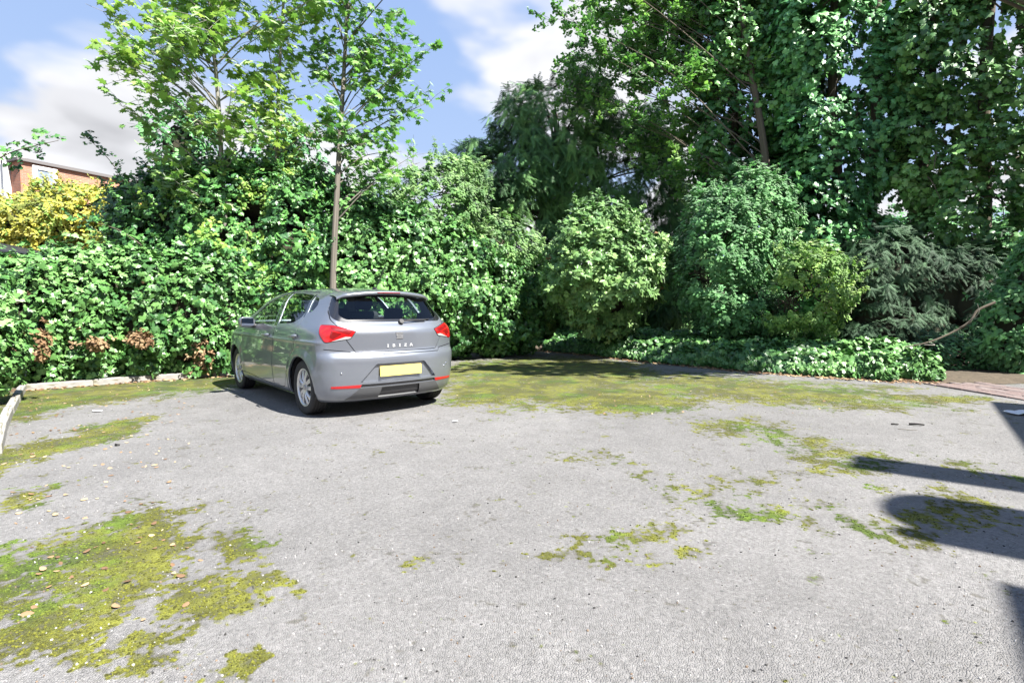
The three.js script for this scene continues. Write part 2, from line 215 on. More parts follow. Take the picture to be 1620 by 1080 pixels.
// soil: one sheet out to the horizon, and the planted bed that borders the parking area
const soilMap = tex(512, 512, (u, v, o) => { const n = fbm2(u * 24, v * 24, 4), m = vnoise2(u * 120, v * 120); const k = 0.05 + 0.07 * n * m; o[0] = toSRGB(k * 1.25); o[1] = toSRGB(k * 0.98); o[2] = toSRGB(k * 0.68); }, true);
soilMap.repeat.set(0.5, 0.5);
{
  const g = new THREE.PlaneGeometry(700, 700).rotateX(-Math.PI / 2).translate(0, -0.02, -150), p = g.attributes.position, u = g.attributes.uv; for (let i = 0; i < p.count; i++) u.setXY(i, p.getX(i), p.getZ(i));
  structure('ground', g, std({ map: soilMap, roughness: 1 }));
  // bed: strip from the edge line backwards, its edge uneven
  const line = [[-11, -6.8], [-8.6, -7.0], ...EDGE, [7.4, -8.42], [10, -8.4], [14, -8.3]], pos = [], uv = [], idx = [], rows = [0, 0.12, 0.35, 0.8, 2, 4, 10];
  const dense = []; for (let i = 0; i < line.length - 1; i++) { const L = Math.hypot(line[i + 1][0] - line[i][0], line[i + 1][1] - line[i][1]), n = Math.ceil(L / 0.08); for (let k = 0; k < n; k++) dense.push([mix(line[i][0], line[i + 1][0], k / n), mix(line[i][1], line[i + 1][1], k / n)]); }
  dense.forEach(([x, z], i) => rows.forEach((b, q) => { const e = q < 2 ? (fbm2(x * 5, z * 5, 3) - 0.5) * 0.28 : 0, zz = z - b - e, y = 0.006 + 0.05 * smooth(0, 0.4, b) + (q > 1 ? 0.03 * fbm2(x * 3, zz * 3, 2) : 0); pos.push(x, q ? y : 0.0045, zz); uv.push(x, zz); if (i < dense.length - 1 && q < rows.length - 1) { const a = i * rows.length + q, c = a + rows.length; idx.push(a, c, a + 1, a + 1, c, c + 1); } }));
  structure('planting_bed', geom(pos, null, idx, uv), std({ map: soilMap, roughness: 1, side: THREE.DoubleSide }));
}
// kerbs: pale concrete edging stones, each a piece of its own
const concrete = tex(256, 256, (u, v, o) => { const k = 0.30 * (0.6 + 0.55 * fbm2(u * 10, v * 10, 4) + 0.25 * vnoise2(u * 90, v * 90)), s = smooth(0.52, 0.7, fbm2(u * 6 + 3, v * 6, 3)); o[0] = toSRGB(mix(k, 0.12, s * 0.7)); o[1] = toSRGB(mix(k * 0.97, 0.11, s * 0.7)); o[2] = toSRGB(mix(k * 0.92, 0.05, s * 0.7)); }, true);
const concreteMat = std({ map: concrete, roughness: 0.95 });
function kerb(name, line, w, hgt, lenPiece, gap, seed) {
  const root = new THREE.Group(); root.name = name; root.userData.kind = 'structure'; scene.add(root);
  const r = rng(seed); let rest = [];
  for (let i = 0; i < line.length - 1; i++) {
    const [a, b] = [line[i], line[i + 1]], L = Math.hypot(b[0] - a[0], b[1] - a[1]), n = Math.max(1, Math.round(L / lenPiece)), ang = -Math.atan2(b[1] - a[1], b[0] - a[0]);
    for (let k = 0; k < n; k++) {
      const t = (k + 0.5) / n, m = part(root, 'edging_stone', new RoundedBoxGeometry(L / n - gap, hgt + 0.1, w, 2, 0.012), concreteMat);
      m.position.set(mix(a[0], b[0], t) + (r() - 0.5) * 0.012, hgt / 2 - 0.05 + (r() - 0.5) * 0.012, mix(a[1], b[1], t) + (r() - 0.5) * 0.012); m.rotation.set((r() - 0.5) * 0.03, ang + (r() - 0.5) * 0.01, (r() - 0.5) * 0.012);
    }
  }
}
kerb('kerb_hedge', [[-7.0, -7.75], [-5.865, -8.80], [-4.916, -9.44], [-4.0, -10.0]], 0.13, 0.09, 0.9, 0.008, 4);
kerb('kerb_left', [[-4.2, -4.35], ...KERBL, [-7.0, -7.72]], 0.08, 0.09, 0.9, 0.008, 5);
// brick pavers along the right end of the bed
{
  const root = new THREE.Group(); root.name = 'brick_edging'; root.userData.kind = 'structure'; scene.add(root);
  const r = rng(12), mats = [[0.17, 0.125, 0.118], [0.19, 0.145, 0.135], [0.145, 0.115, 0.112], [0.18, 0.145, 0.14]].map((c, q) => { const t = tex(64, 64, (u, v, o) => { const k = 0.65 + 0.7 * fbm2(u * 9 + q * 7, v * 9, 3); o[0] = toSRGB(c[0] * k); o[1] = toSRGB(c[1] * k); o[2] = toSRGB(c[2] * k); }, true); return std({ map: t, roughness: 0.95 }); });
  const geo = new RoundedBoxGeometry(0.208, 0.07, 0.1, 1, 0.006);
  const A = [6.46, -8.4], B = [6.7, -6.1], L = Math.hypot(B[0] - A[0], B[1] - A[1]), ux = (B[0] - A[0]) / L, uz = (B[1] - A[1]) / L, ang = -Math.atan2(uz, ux);
  for (let row = 0; row < 9; row++) for (let k = 0; k < 10; k++) {
    const s = k * 0.215 + (row % 2) * 0.107 + 0.1, o = row * 0.107;
    const m = part(root, 'brick', geo, mats[Math.floor(r() * 4)]); m.position.set(A[0] + ux * s + uz * o, -0.018 + r() * 0.008, A[1] + uz * s - ux * o); m.rotation.set((r() - 0.5) * 0.03, ang + (r() - 0.5) * 0.02, (r() - 0.5) * 0.03);
  }
}
// moss cushions standing proud of the asphalt, and loose chippings
{
  const r = rng(88), dome = new THREE.IcosahedronGeometry(1, 0), list = [], o = [0, 0, 0];
  for (let i = 0; i < 420000 && list.length < 70000; i++) {
    const dd = 1.3 + Math.pow(r(), 1.5) * 6, x = (r() * 2 - 1) * Math.min(8, dd * 1.0 + 0.4), z = -dd, m = asphaltColour(x, z, o);
    if (r() > m * m * m * 0.55 || m < 0.4) continue;
    list.push([x, z, 0.0014 + Math.pow(r(), 3) * 0.0045, 0.25 + 0.95 * r(), fbm2(x * 2.2 + 80, z * 2.2, 3)]);
  }
  const im = new THREE.InstancedMesh(dome, std({ color: 0xffffff, roughness: 1 }), list.length), M4 = new THREE.Matrix4(), c = new THREE.Color();
  list.forEach(([x, z, s, k, lush], i) => { M4.makeScale(s * 1.2, s * 0.8, s * 1.2).setPosition(x, 0.0008, z); im.setMatrixAt(i, M4); const l = smooth(0.45, 0.7, lush); im.setColorAt(i, c.setRGB(mix(0.135, 0.085, l) * k, mix(0.140, 0.140, l) * k, 0.014 * k)); });
  im.name = 'moss'; im.castShadow = im.receiveShadow = true; im.userData = { kind: 'stuff', label: 'olive green moss growing in patches on the asphalt', category: 'moss' }; scene.add(im);
  const chips = [], geo = new THREE.DodecahedronGeometry(1, 0);
  for (let i = 0; i < 9000; i++) { const dd = 1.3 + Math.pow(r(), 1.8) * 9; chips.push([(r() * 2 - 1) * Math.min(6, dd), -dd, 0.0012 + Math.pow(r(), 4) * 0.004, r()]); }
  const cm = new THREE.InstancedMesh(geo, std({ color: 0xffffff, roughness: 0.9 }), chips.length), q = new THREE.Quaternion(), e = new THREE.Euler();
  chips.forEach(([x, z, s, k], i) => { M4.compose(new THREE.Vector3(x, s * 0.5, z), q.setFromEuler(e.set(k * 9, k * 23, k * 5)), new THREE.Vector3(s, s * 0.7, s * 1.2)); cm.setMatrixAt(i, M4); const t = k < 0.55 ? 0.30 + 0.25 * k : k < 0.8 ? 0.045 : 0.2; cm.setColorAt(i, c.setRGB(t, t * (k > 0.8 ? 0.72 : 0.98), t * (k > 0.8 ? 0.5 : 0.96))); });
  cm.name = 'loose_chippings'; cm.castShadow = cm.receiveShadow = true; cm.userData = { kind: 'stuff', label: 'loose grit and stone chippings on the asphalt', category: 'grit' }; scene.add(cm);
}

// ---------------------------------------------------------------- buildings
const brickMap = tex(512, 512, (u, v, o) => {   // brickwork seen from far off: courses about two pixels high in the picture
  const row = Math.floor(v * 40), x = u * 14 + (row % 2) * 0.5, k = RND[(row * 37 + Math.floor(x) * 11) & 255], jv = v * 40 - row, ju = x - Math.floor(x), mort = jv < 0.13 || ju < 0.05;
  const n = 0.8 + 0.4 * fbm2(u * 9, v * 9, 3), c = mort ? [0.36, 0.30, 0.26] : [0.36 + 0.12 * k, 0.155 + 0.05 * k, 0.10 + 0.03 * k];
  o[0] = toSRGB(c[0] * n); o[1] = toSRGB(c[1] * n); o[2] = toSRGB(c[2] * n);
}, true);
brickMap.repeat.set(1 / 3.15, 1 / 3);
const brickMat = std({ map: brickMap, roughness: 0.95 }), whitePaint = std({ color: col(0.78, 0.78, 0.76), roughness: 0.5 });
function wallBox(w, hgt, d) { const g = new THREE.BoxGeometry(w, hgt, d), p = g.attributes.position, n = g.attributes.normal, u = g.attributes.uv; for (let i = 0; i < p.count; i++) u.setXY(i, Math.abs(n.getX(i)) > 0.5 ? p.getZ(i) : p.getX(i), Math.abs(n.getY(i)) > 0.5 ? p.getZ(i) : p.getY(i)); return g; }
{
  const H = thing('brick_house', 'far red brick building with a small white window above the golden shrub', 'house', [-22.4, 0, -26]);
  H.rotation.y = Math.atan2(3.5, 1.66);   // local x runs along the wall that recedes to the right
  part(H, 'wall', wallBox(9.6, 7.9, 6).translate(4.2, 3.95, -3.0), brickMat);
  part(H, 'roof', new THREE.BoxGeometry(9.9, 0.14, 6.3).translate(4.2, 7.97, -3.0), std({ color: col(0.16, 0.15, 0.15), roughness: 0.9 }));
  const win = (x, y) => { const w = part(H, 'window', merge([place(new RoundedBoxGeometry(1.0, 0.18, 0.1, 2, 0.02), x, y - 0.43, 0.03), place(new RoundedBoxGeometry(1.0, 0.18, 0.1, 2, 0.02), x, y + 0.43, 0.03), place(new RoundedBoxGeometry(0.2, 0.7, 0.1, 2, 0.02), x - 0.4, y, 0.03), place(new RoundedBoxGeometry(0.2, 0.7, 0.1, 2, 0.02), x + 0.4, y, 0.03)]), whitePaint); part(w, 'pane', place(new THREE.BoxGeometry(0.62, 0.7, 0.02), x, y, 0.02), phy({ color: col(0.3, 0.36, 0.42), roughness: 0.05, metalness: 0.3 })); };
  win(0.35, 7.3);
  const B = thing('white_bay', 'white boarded bay with a sloping brace at the left end of the brick building', 'house', [-23.7, 0, -25.8]);
  part(B, 'wall', wallBox(2.2, 8.4, 2.2).translate(-1.0, 4.2, -1.2), whitePaint);
  part(B, 'corner_board', place(new RoundedBoxGeometry(0.25, 8.3, 0.25, 2, 0.03), 0.15, 4.15, 0), whitePaint);
  part(B, 'brace', place(new RoundedBoxGeometry(0.16, 2.4, 0.16, 2, 0.03), 0.0, 5.6, 0.4, 0, 0, 0.35), whitePaint);
  const S = thing('garden_shed', 'dark roof corner showing above the ivy hedge at the left edge', 'shed', [-10.8, 0, -10.9]);
  part(S, 'wall', new THREE.BoxGeometry(2.0, 2.1, 2).translate(0, 1.05, 0), std({ color: col(0.09, 0.07, 0.055), roughness: 0.9 }));
  part(S, 'roof', place(new RoundedBoxGeometry(2.3, 0.18, 2.3, 3, 0.06), 0, 2.42, 0, 0, 0, -0.2), std({ color: col(0.02, 0.022, 0.03), roughness: 0.5 }));
  // the house whose eaves, chimney and rounded dormer throw the shadows at the right of the parking area (it stands off to the right of the view)
  const EL = SUN_DIR.y / Math.hypot(SUN_DIR.x, SUN_DIR.z), HB = 5.5, n0 = 0.75 + HB / EL;
  const K = thing('neighbouring_house', 'brick house off to the right whose shadow falls across the asphalt', 'house', [0, 0, 0]);
  K.rotation.y = Math.atan2(0.8, 0.6);   // local x along the eaves (away from the camera), local z outwards from the parking area
  const wall = (t0, t1, n1, hgt) => wallBox(t1 - t0, hgt, 7).translate((t0 + t1) / 2, hgt / 2, n1 + 3.5);
  part(K, 'wall', wall(3.3, 9.27, n0, HB), brickMat); part(K, 'wall', wall(-6, 3.3, n0 + 0.003, HB + 0.55), brickMat);
  part(K, 'chimney', wallBox(0.42, 1.9, 0.42).translate(5.13, HB + 1.3 - 0.95 + 0.14, n0 + 0.22), brickMat);
  const dorm = new THREE.Shape(); dorm.moveTo(-0.36, -0.3); dorm.lineTo(0.36, -0.3); dorm.lineTo(0.36, 0.62); dorm.absarc(0, 0.62, 0.36, 0, Math.PI, false); dorm.lineTo(-0.36, -0.3);
  part(K, 'dormer', new THREE.ExtrudeGeometry(dorm, { depth: 1.2, bevelEnabled: false, curveSegments: 20 }).translate(4.14, HB + 0.18, n0 + 0.02), whitePaint);
  part(K, 'flue', new THREE.CylinderGeometry(0.09, 0.09, 1.4, 16).translate(3.72, HB + 0.42, n0 + 0.15), std({ color: col(0.3, 0.3, 0.3), roughness: 0.6 }));
}
// ---------------------------------------------------------------- leaves
function leafGeo(outline, fold = 0.12, curl = 0.1) {   // outline of the right half from stalk to tip (x, y); the leaf lies in xy, faces +z, tip towards -y
  const pos = [], idx = [], n = outline.length, mid = [];
  const put = (x, y) => { pos.push(x, -y, Math.abs(x) * -fold - curl * y * y); return pos.length / 3 - 1; };
  const spine = outline.map(([, y]) => y).filter((y, i, a) => a.indexOf(y) === i);
  const c0 = put(0, outline[0][1]), c1 = put(0, mix(outline[0][1], outline[n - 1][1], 0.5)), c2 = put(0, outline[n - 1][1]);
  for (const s of [1, -1]) {
    const e = outline.slice(1, -1).map(([x, y]) => put(s * x, y)), ring = [c0, ...e, c2];
    for (let i = 0; i < ring.length - 1; i++) idx.push(...(s > 0 ? [c1, ring[i + 1], ring[i]] : [c1, ring[i], ring[i + 1]]));
  }
  return geom(pos, null, idx);
}
const LEAF = {
  ivy: leafGeo([[0, 0], [0.30, -0.12], [0.52, 0.10], [0.33, 0.28], [0.44, 0.52], [0.20, 0.62], [0, 1]], 0.22, 0.12),
  broad: leafGeo([[0, 0], [0.16, 0.12], [0.27, 0.42], [0.20, 0.72], [0, 1]], 0.3, 0.18),
  oval: leafGeo([[0, 0], [0.24, 0.14], [0.36, 0.42], [0.26, 0.74], [0, 1]], 0.25, 0.12),
  maple: leafGeo([[0, 0], [0.34, -0.10], [0.30, 0.12], [0.62, 0.24], [0.36, 0.40], [0.46, 0.68], [0.18, 0.62], [0, 1]], 0.12, 0.2),
  slim: leafGeo([[0, 0], [0.07, 0.2], [0.08, 0.6], [0, 1]], 0.2, 0.12),
};
function joined(list) { return mergeGeometries(list); }
function turned(g, s, x, y, z, rx, ry, rz) { return g.clone().applyMatrix4(new THREE.Matrix4().compose(new THREE.Vector3(x, y, z), new THREE.Quaternion().setFromEuler(new THREE.Euler(rx, ry, rz, 'ZYX')), new THREE.Vector3(s, s, s))); }
function sprigs(kind, seed, variants = 3) {   // small sprays about one unit across, facing +z, hanging towards -y
  const out = [];
  for (let v = 0; v < variants; v++) {
    const r = rng(seed + v * 91), j = (a) => (r() - 0.5) * 2 * a, list = [];
    if (kind === 'ivy') for (let i = 0; i < 5; i++) list.push(turned(LEAF.ivy, 0.62 + 0.4 * r(), j(0.75), 0.4 + j(0.7), j(0.25), -0.25 + j(0.55), j(0.6), j(0.8)));
    if (kind === 'broad') for (let i = 0; i < 7; i++) { const a = (i / 7) * 6.28 + j(0.3); list.push(turned(LEAF.broad, 0.8 + 0.3 * r(), Math.sin(a) * 0.08, -Math.cos(a) * 0.08, 0.1 * r(), -0.5 + j(0.5), j(0.4), a)); }
    if (kind === 'oval') for (let i = 0; i < 7; i++) { const a = j(2.4); list.push(turned(LEAF.oval, 0.6 + 0.3 * r(), j(0.6), j(0.6), j(0.3), -0.2 + j(0.6), j(0.6), a)); }
    if (kind === 'pinnate') for (let i = 0; i < 4; i++) { const s = i % 2 ? 1 : -1, y = 0.15 + 0.25 * i; list.push(turned(LEAF.broad, 0.62, 0.02 * s, -y, 0.02 * i, -0.25 + j(0.2), j(0.25), s * 0.95 + j(0.15)), turned(LEAF.broad, 0.6, j(0.3), -y * 0.6, 0.25, -0.3 + j(0.3), j(0.4), -s * 0.8 + j(0.5))); }
    if (kind === 'yew') for (let k = 0; k < 3; k++) { const b = j(0.5), c = j(0.5); for (let i = 0; i < 11; i++) for (const s of [-1, 1]) { const y = i * 0.095, g = new THREE.BufferGeometry(); const L = 0.24 * (1 - i / 16), w = 0.035; g.setAttribute('position', new THREE.Float32BufferAttribute([0, -y + w, 0, 0, -y - w, 0, s * L, -y - L * 0.45, -0.05], 3)); g.setIndex(s > 0 ? [0, 1, 2] : [0, 2, 1]); g.computeVertexNormals(); list.push(g.applyMatrix4(new THREE.Matrix4().makeRotationFromEuler(new THREE.Euler(-0.3 + c, b * 0.6, b + (k - 1) * 0.55))).translate(0, 0.3, (k - 1) * 0.1)); } }
    if (kind === 'strap') for (let i = 0; i < 6; i++) list.push(turned(LEAF.slim, 1 + 0.4 * r(), j(0.1), j(0.1), 0.1, -0.35 + j(0.5), j(0.6), j(1.3)));
    if (kind === 'maple') list.push(turned(LEAF.maple, 1, 0, 0, 0, 0, 0, 0));
    out.push(joined(list));
  }
  return out;
}
const SPRIG = { ivy: sprigs('ivy', 1, 4), broad: sprigs('broad', 2), oval: sprigs('oval', 3), pinnate: sprigs('pinnate', 4), yew: sprigs('yew', 5), strap: sprigs('strap', 6), maple: sprigs('maple', 7, 1) };
// leaf surfaces: waxy ones shine, thin ones let light through
const leafMat = (shine, through) => (through ? phy({ color: 0xffffff, roughness: 1, transmission: through, thickness: 0, clearcoat: shine, clearcoatRoughness: 0.35, side: THREE.DoubleSide }) : phy({ color: 0xffffff, roughness: 0.42, specularIntensity: shine, side: THREE.DoubleSide }));
const LM = { waxy: leafMat(1.0, 0), soft: leafMat(0.25, 0.38), thin: leafMat(0.2, 0.5), dull: phy({ color: 0xffffff, roughness: 0.7, side: THREE.DoubleSide }), glossThin: leafMat(0.6, 0.25) };
const LOT = new THREE.Vector3(0, 1.2, 0);   // the parking area: the far sides of the plants are thinner
function insideOf(b, x, y, z, e) { return Math.pow(Math.pow(Math.abs((x - b[0]) / b[3]), e) + Math.pow(Math.abs((y - b[1]) / b[4]), e) + Math.pow(Math.abs((z - b[2]) / b[5]), e), 1 / e); }
function scatter(blobs, o) {   // spots for sprays on and just under the lumpy surface of the blobs
  const r = rng(o.seed), e = o.box ?? 2.4, spots = [], amp = o.amp ?? 0.16, freq = o.freq ?? 1.7, depth = o.depth ?? 0.3;
  blobs.forEach((b, bi) => {
    const area = 4 * Math.PI * Math.pow((Math.pow(b[3] * b[4], 1.6) + Math.pow(b[3] * b[5], 1.6) + Math.pow(b[4] * b[5], 1.6)) / 3, 1 / 1.6), n = Math.round(area * o.density * 0.75);
    for (let i = 0; i < n; i++) {
      const cz = r() * 2 - 1, a = r() * 6.2832, s = Math.sqrt(1 - cz * cz), u = [s * Math.cos(a), cz, s * Math.sin(a)];
      const k = 1 / Math.pow(Math.pow(Math.abs(u[0]), e) + Math.pow(Math.abs(u[1]), e) + Math.pow(Math.abs(u[2]), e), 1 / e);
      let x = b[0] + u[0] * k * b[3], y = b[1] + u[1] * k * b[4], z = b[2] + u[2] * k * b[5];
      let nx = (Math.sign(u[0]) * Math.pow(Math.abs(u[0] * k), e - 1)) / b[3], ny = (Math.sign(u[1]) * Math.pow(Math.abs(u[1] * k), e - 1)) / b[4], nz = (Math.sign(u[2]) * Math.pow(Math.abs(u[2] * k), e - 1)) / b[5];
      const L = Math.hypot(nx, ny, nz) || 1; nx /= L; ny /= L; nz /= L;
      const facing = (nx * (LOT.x - x) + ny * (LOT.y - y) + nz * (LOT.z - z)) / Math.hypot(LOT.x - x, LOT.y - y, LOT.z - z);
      if (facing < -0.45 && r() < (o.back ?? 0.75)) { r(); r(); continue; }
      const lump = fbm3(x * freq + 50, y * freq + 20, z * freq + 9, 3) - 0.5, d = lump * 2.6 * amp - Math.pow(r(), 1.7) * depth + (r() < (o.stray ?? 0.05) ? r() * 0.28 : 0);
      x += nx * d; y += ny * d; z += nz * d;
      if (y < (o.floor ?? 0.04)) continue;
      if (blobs.some((q, qi) => qi !== bi && insideOf(q, x, y, z, e) < 0.86)) continue;
      if (o.gap && fbm3(x * 2.3 + 7, y * 2.3, z * 2.3 + 70, 2) < o.gap) continue;
      spots.push([x, y, z, nx, ny, nz]);
    }
  });
  return spots;
}
function foliage(parent, spots, o) {
  const geos = SPRIG[o.leaf], r = rng(o.seed + 5), M4 = new THREE.Matrix4(), X = new THREE.Vector3(), Y = new THREE.Vector3(), Z = new THREE.Vector3(), c = new THREE.Color(), lists = geos.map(() => []);
  spots.forEach((s) => lists[Math.floor(r() * geos.length)].push(s));
  const wild = o.wild ?? 0.55, up = o.up ?? 0.35;
  lists.forEach((list, v) => {
    if (!list.length) return;
    const im = new THREE.InstancedMesh(geos[v], LM[o.mat], list.length); im.name = o.name ?? 'foliage'; im.userData.kind = 'stuff'; im.castShadow = im.receiveShadow = true;
    list.forEach(([x, y, z, nx, ny, nz, sx], i) => {
      const seek = o.seek ?? 0.3;   // leaves turn a little towards the light
      Z.set(nx + seek * SUN_DIR.x + (r() - 0.5) * 2 * wild, ny + up + (r() - 0.5) * 2 * wild, nz + seek * SUN_DIR.z + (r() - 0.5) * 2 * wild).normalize();
      Y.set((r() - 0.5) * 1.2, 1, (r() - 0.5) * 1.2); if (o.spin) { const a = r() * 6.28; Y.set(Math.cos(a), (r() - 0.3), Math.sin(a)); }
      X.crossVectors(Y, Z).normalize(); Y.crossVectors(Z, X);
      const k = o.size * (0.72 + 0.56 * r()) * (sx ?? 1);
      M4.makeBasis(X.clone().multiplyScalar(k), Y.clone().multiplyScalar(k), Z.clone().multiplyScalar(k)).setPosition(x, y, z); im.setMatrixAt(i, M4);
      const t = clamp(fbm2(x * 1.1 + z * 0.6 + o.seed, y * 1.1 + z * 0.4, 2) * 0.9 + (r() - 0.5) * 0.9), q = o.palette, f = t * (q.length - 1), a = Math.min(q.length - 2, Math.floor(f)), w = f - a, br = 0.8 + 0.4 * r();
      c.setRGB(mix(q[a][0], q[a + 1][0], w) * br, mix(q[a][1], q[a + 1][1], w) * br, mix(q[a][2], q[a + 1][2], w) * br);
      if (o.odd && r() < o.odd[0]) c.setRGB(...o.odd[1]);
      im.setColorAt(i, c);
    });
    parent.add(im);
  });
}
const bark = (() => { const t = tex(128, 256, (u, v, o) => { const k = 0.10 * (0.5 + 1.0 * fbm2(u * 12, v * 30, 4)); o[0] = toSRGB(k * 1.2); o[1] = toSRGB(k); o[2] = toSRGB(k * 0.75); }, true); return std({ map: t, roughness: 0.95 }); })();
const palebark = (() => { const t = tex(128, 256, (u, v, o) => { const k = 0.24 * (0.45 + 1.0 * fbm2(u * 10, v * 24, 4)); o[0] = toSRGB(k * 1.06); o[1] = toSRGB(k); o[2] = toSRGB(k * 0.88); }, true); return std({ map: t, roughness: 0.95 }); })();
const midbark = (() => { const t = tex(128, 256, (u, v, o) => { const k = 0.135 * (0.35 + 1.2 * fbm2(u * 10, v * 24, 4)); o[0] = toSRGB(k * 1.12); o[1] = toSRGB(k); o[2] = toSRGB(k * 0.84); }, true); return std({ map: t, roughness: 0.95 }); })();
function limb(points, r0, r1, sides = 6, seg) {   // tapered tube through points
  const cv = new THREE.CatmullRomCurve3(points.map((p) => (p.isVector3 ? p : new THREE.Vector3(...p)))), n = seg ?? Math.max(3, points.length * 3), g = new THREE.TubeGeometry(cv, n, 1, sides), p = g.attributes.position, c = new THREE.Vector3();
  for (let i = 0; i <= n; i++) { cv.getPointAt(i / n, c); const k = mix(r0, r1, i / n); for (let j = 0; j <= sides; j++) { const q = i * (sides + 1) + j; p.setXYZ(q, c.x + (p.getX(q) - c.x) * k, c.y + (p.getY(q) - c.y) * k, c.z + (p.getZ(q) - c.z) * k); } }
  return g;
}
const twigwood = std({ color: col(0.055, 0.045, 0.032), roughness: 1 });
function core(blobs, s, name = 'inner_branches') {   // a tangle of stems inside the leaves
  return { add(parent, seed, per = 26, lumpy = true) {
    const r = rng(seed), list = [];
    for (const b of blobs) for (let i = 0; i < per; i++) {
      const pt = () => { const a = r() * 6.28, k = Math.cbrt(r()) * s; const cy = r() * 2 - 1, q = Math.sqrt(1 - cy * cy); return new THREE.Vector3(b[0] + Math.cos(a) * q * b[3] * k, Math.max(0.02, b[1] + cy * b[4] * k), b[2] + Math.sin(a) * q * b[5] * k); };
      const p = pt(), q = pt(), m = p.clone().lerp(q, 0.5).add(new THREE.Vector3((r() - 0.5) * 0.3, (r() - 0.2) * 0.3, (r() - 0.5) * 0.3)); list.push(limb([p, m, q], 0.008 + 0.014 * r(), 0.004, 4, 5));
    }
    part(parent, name, merge(list), twigwood, true);
    if (!lumpy) return;
    // dark solid lumps added inside to block light and darken the gaps
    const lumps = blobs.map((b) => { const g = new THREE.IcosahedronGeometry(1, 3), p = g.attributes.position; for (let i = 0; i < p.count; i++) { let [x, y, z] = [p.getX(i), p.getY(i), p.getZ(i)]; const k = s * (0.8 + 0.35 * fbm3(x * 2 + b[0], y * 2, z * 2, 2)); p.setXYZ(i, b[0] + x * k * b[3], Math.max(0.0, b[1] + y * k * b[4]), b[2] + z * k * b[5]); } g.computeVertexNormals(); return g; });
    part(parent, 'shade_core', merge(lumps), std({ color: col(0.035, 0.034, 0.02), roughness: 1 }), true);
  } };
}
function shrub(name, label, category, blobs, o, extra = []) {
  const t = thing(name, label, category, [0, 0, 0], o.group), base = scatter(blobs, o);
  if (o.shoots) {   // young shoots standing out of the outline
    const r = rng(o.seed + 61), from = base.filter((q) => q[4] > -0.1 && q[5] > -0.4), wood = [];
    for (let i = 0; i < o.shoots[0] && from.length; i++) {
      const q = from[Math.floor(r() * from.length)], L = o.shoots[1] * (0.4 + 0.9 * r()), d = new THREE.Vector3(q[3] * 0.6 + (r() - 0.5) * 0.7, q[4] * 0.4 + 0.55 + (r() - 0.5) * 0.5, q[5] * 0.6 + (r() - 0.5) * 0.7).normalize(), n = 3 + Math.floor(L / 0.07);
      for (let k = 1; k <= n; k++) base.push([q[0] + d.x * L * k / n, q[1] + d.y * L * k / n - 0.12 * L * (k / n) ** 2, q[2] + d.z * L * k / n, d.x * 0.4 + (r() - 0.5), d.y * 0.3 + (r() - 0.5) * 0.6, d.z * 0.4 + (r() - 0.2), 0.8 - 0.4 * (k / n)]);
      wood.push(limb([[q[0], q[1], q[2]], [q[0] + d.x * L * 0.5, q[1] + d.y * L * 0.5, q[2] + d.z * L * 0.5], [q[0] + d.x * L, q[1] + d.y * L - 0.12 * L, q[2] + d.z * L]], 0.005, 0.002, 3, 4));
    }
    part(t, 'shoot', merge(wood), twigwood, true);
  }
  foliage(t, base, o);
  for (const x of extra) foliage(t, scatter(x.blobs ?? blobs, { ...o, ...x }), { ...o, ...x });
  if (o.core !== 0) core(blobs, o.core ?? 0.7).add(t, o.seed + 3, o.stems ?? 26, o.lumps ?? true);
  return t;
}
const GREEN = {
  ivy: [[0.026, 0.092, 0.028], [0.052, 0.162, 0.042], [0.091, 0.246, 0.056], [0.154, 0.339, 0.085]],
  ivyLight: [[0.034, 0.109, 0.03], [0.07, 0.182, 0.044], [0.116, 0.261, 0.069], [0.175, 0.351, 0.104]],
  ivyDeep: [[0.044, 0.149, 0.057], [0.079, 0.238, 0.08], [0.128, 0.339, 0.105], [0.196, 0.448, 0.154]],
  maple: [[0.12, 0.282, 0.043], [0.186, 0.376, 0.051], [0.273, 0.459, 0.068], [0.371, 0.517, 0.094]],
  mapleDeep: [[0.073, 0.223, 0.043], [0.121, 0.317, 0.053], [0.182, 0.406, 0.07], [0.266, 0.486, 0.088]],
  yew: [[0.033, 0.097, 0.029], [0.059, 0.153, 0.047], [0.099, 0.225, 0.061], [0.157, 0.305, 0.088]],
  laurel: [[0.076, 0.197, 0.044], [0.13, 0.281, 0.065], [0.205, 0.379, 0.103], [0.3, 0.477, 0.154]],
  elder: [[0.051, 0.176, 0.052], [0.088, 0.26, 0.077], [0.144, 0.361, 0.116], [0.212, 0.454, 0.156]],
  gold: [[0.194, 0.246, 0.029], [0.411, 0.419, 0.043], [0.605, 0.542, 0.072], [0.75, 0.653, 0.129]],
  lime: [[0.108, 0.252, 0.042], [0.168, 0.336, 0.06], [0.24, 0.42, 0.084], [0.336, 0.492, 0.12]],
  dusk: [[0.02, 0.056, 0.024], [0.034, 0.086, 0.038], [0.054, 0.12, 0.055], [0.084, 0.163, 0.078]],
  brown: [[0.18, 0.1, 0.05], [0.252, 0.158, 0.077], [0.324, 0.231, 0.132]],
};
const A_IVY = { leaf: 'ivy', mat: 'waxy', size: 0.095, density: 330, depth: 0.24, amp: 0.13, wild: 0.5 };
shrub('ivy_hedge', 'clipped ivy hedge along the kerb at the far left', 'hedge', HEDGE, { ...A_IVY, palette: GREEN.ivyLight, seed: 11, box: 3.4, density: 420, core: 0.78, up: 0.4, amp: 0.2, shoots: [110, 0.25] }, [{ leaf: 'ivy', palette: GREEN.brown, density: 16, depth: 0.2, seed: 19, mat: 'dull', gap: 0.56, size: 0.07 }]);
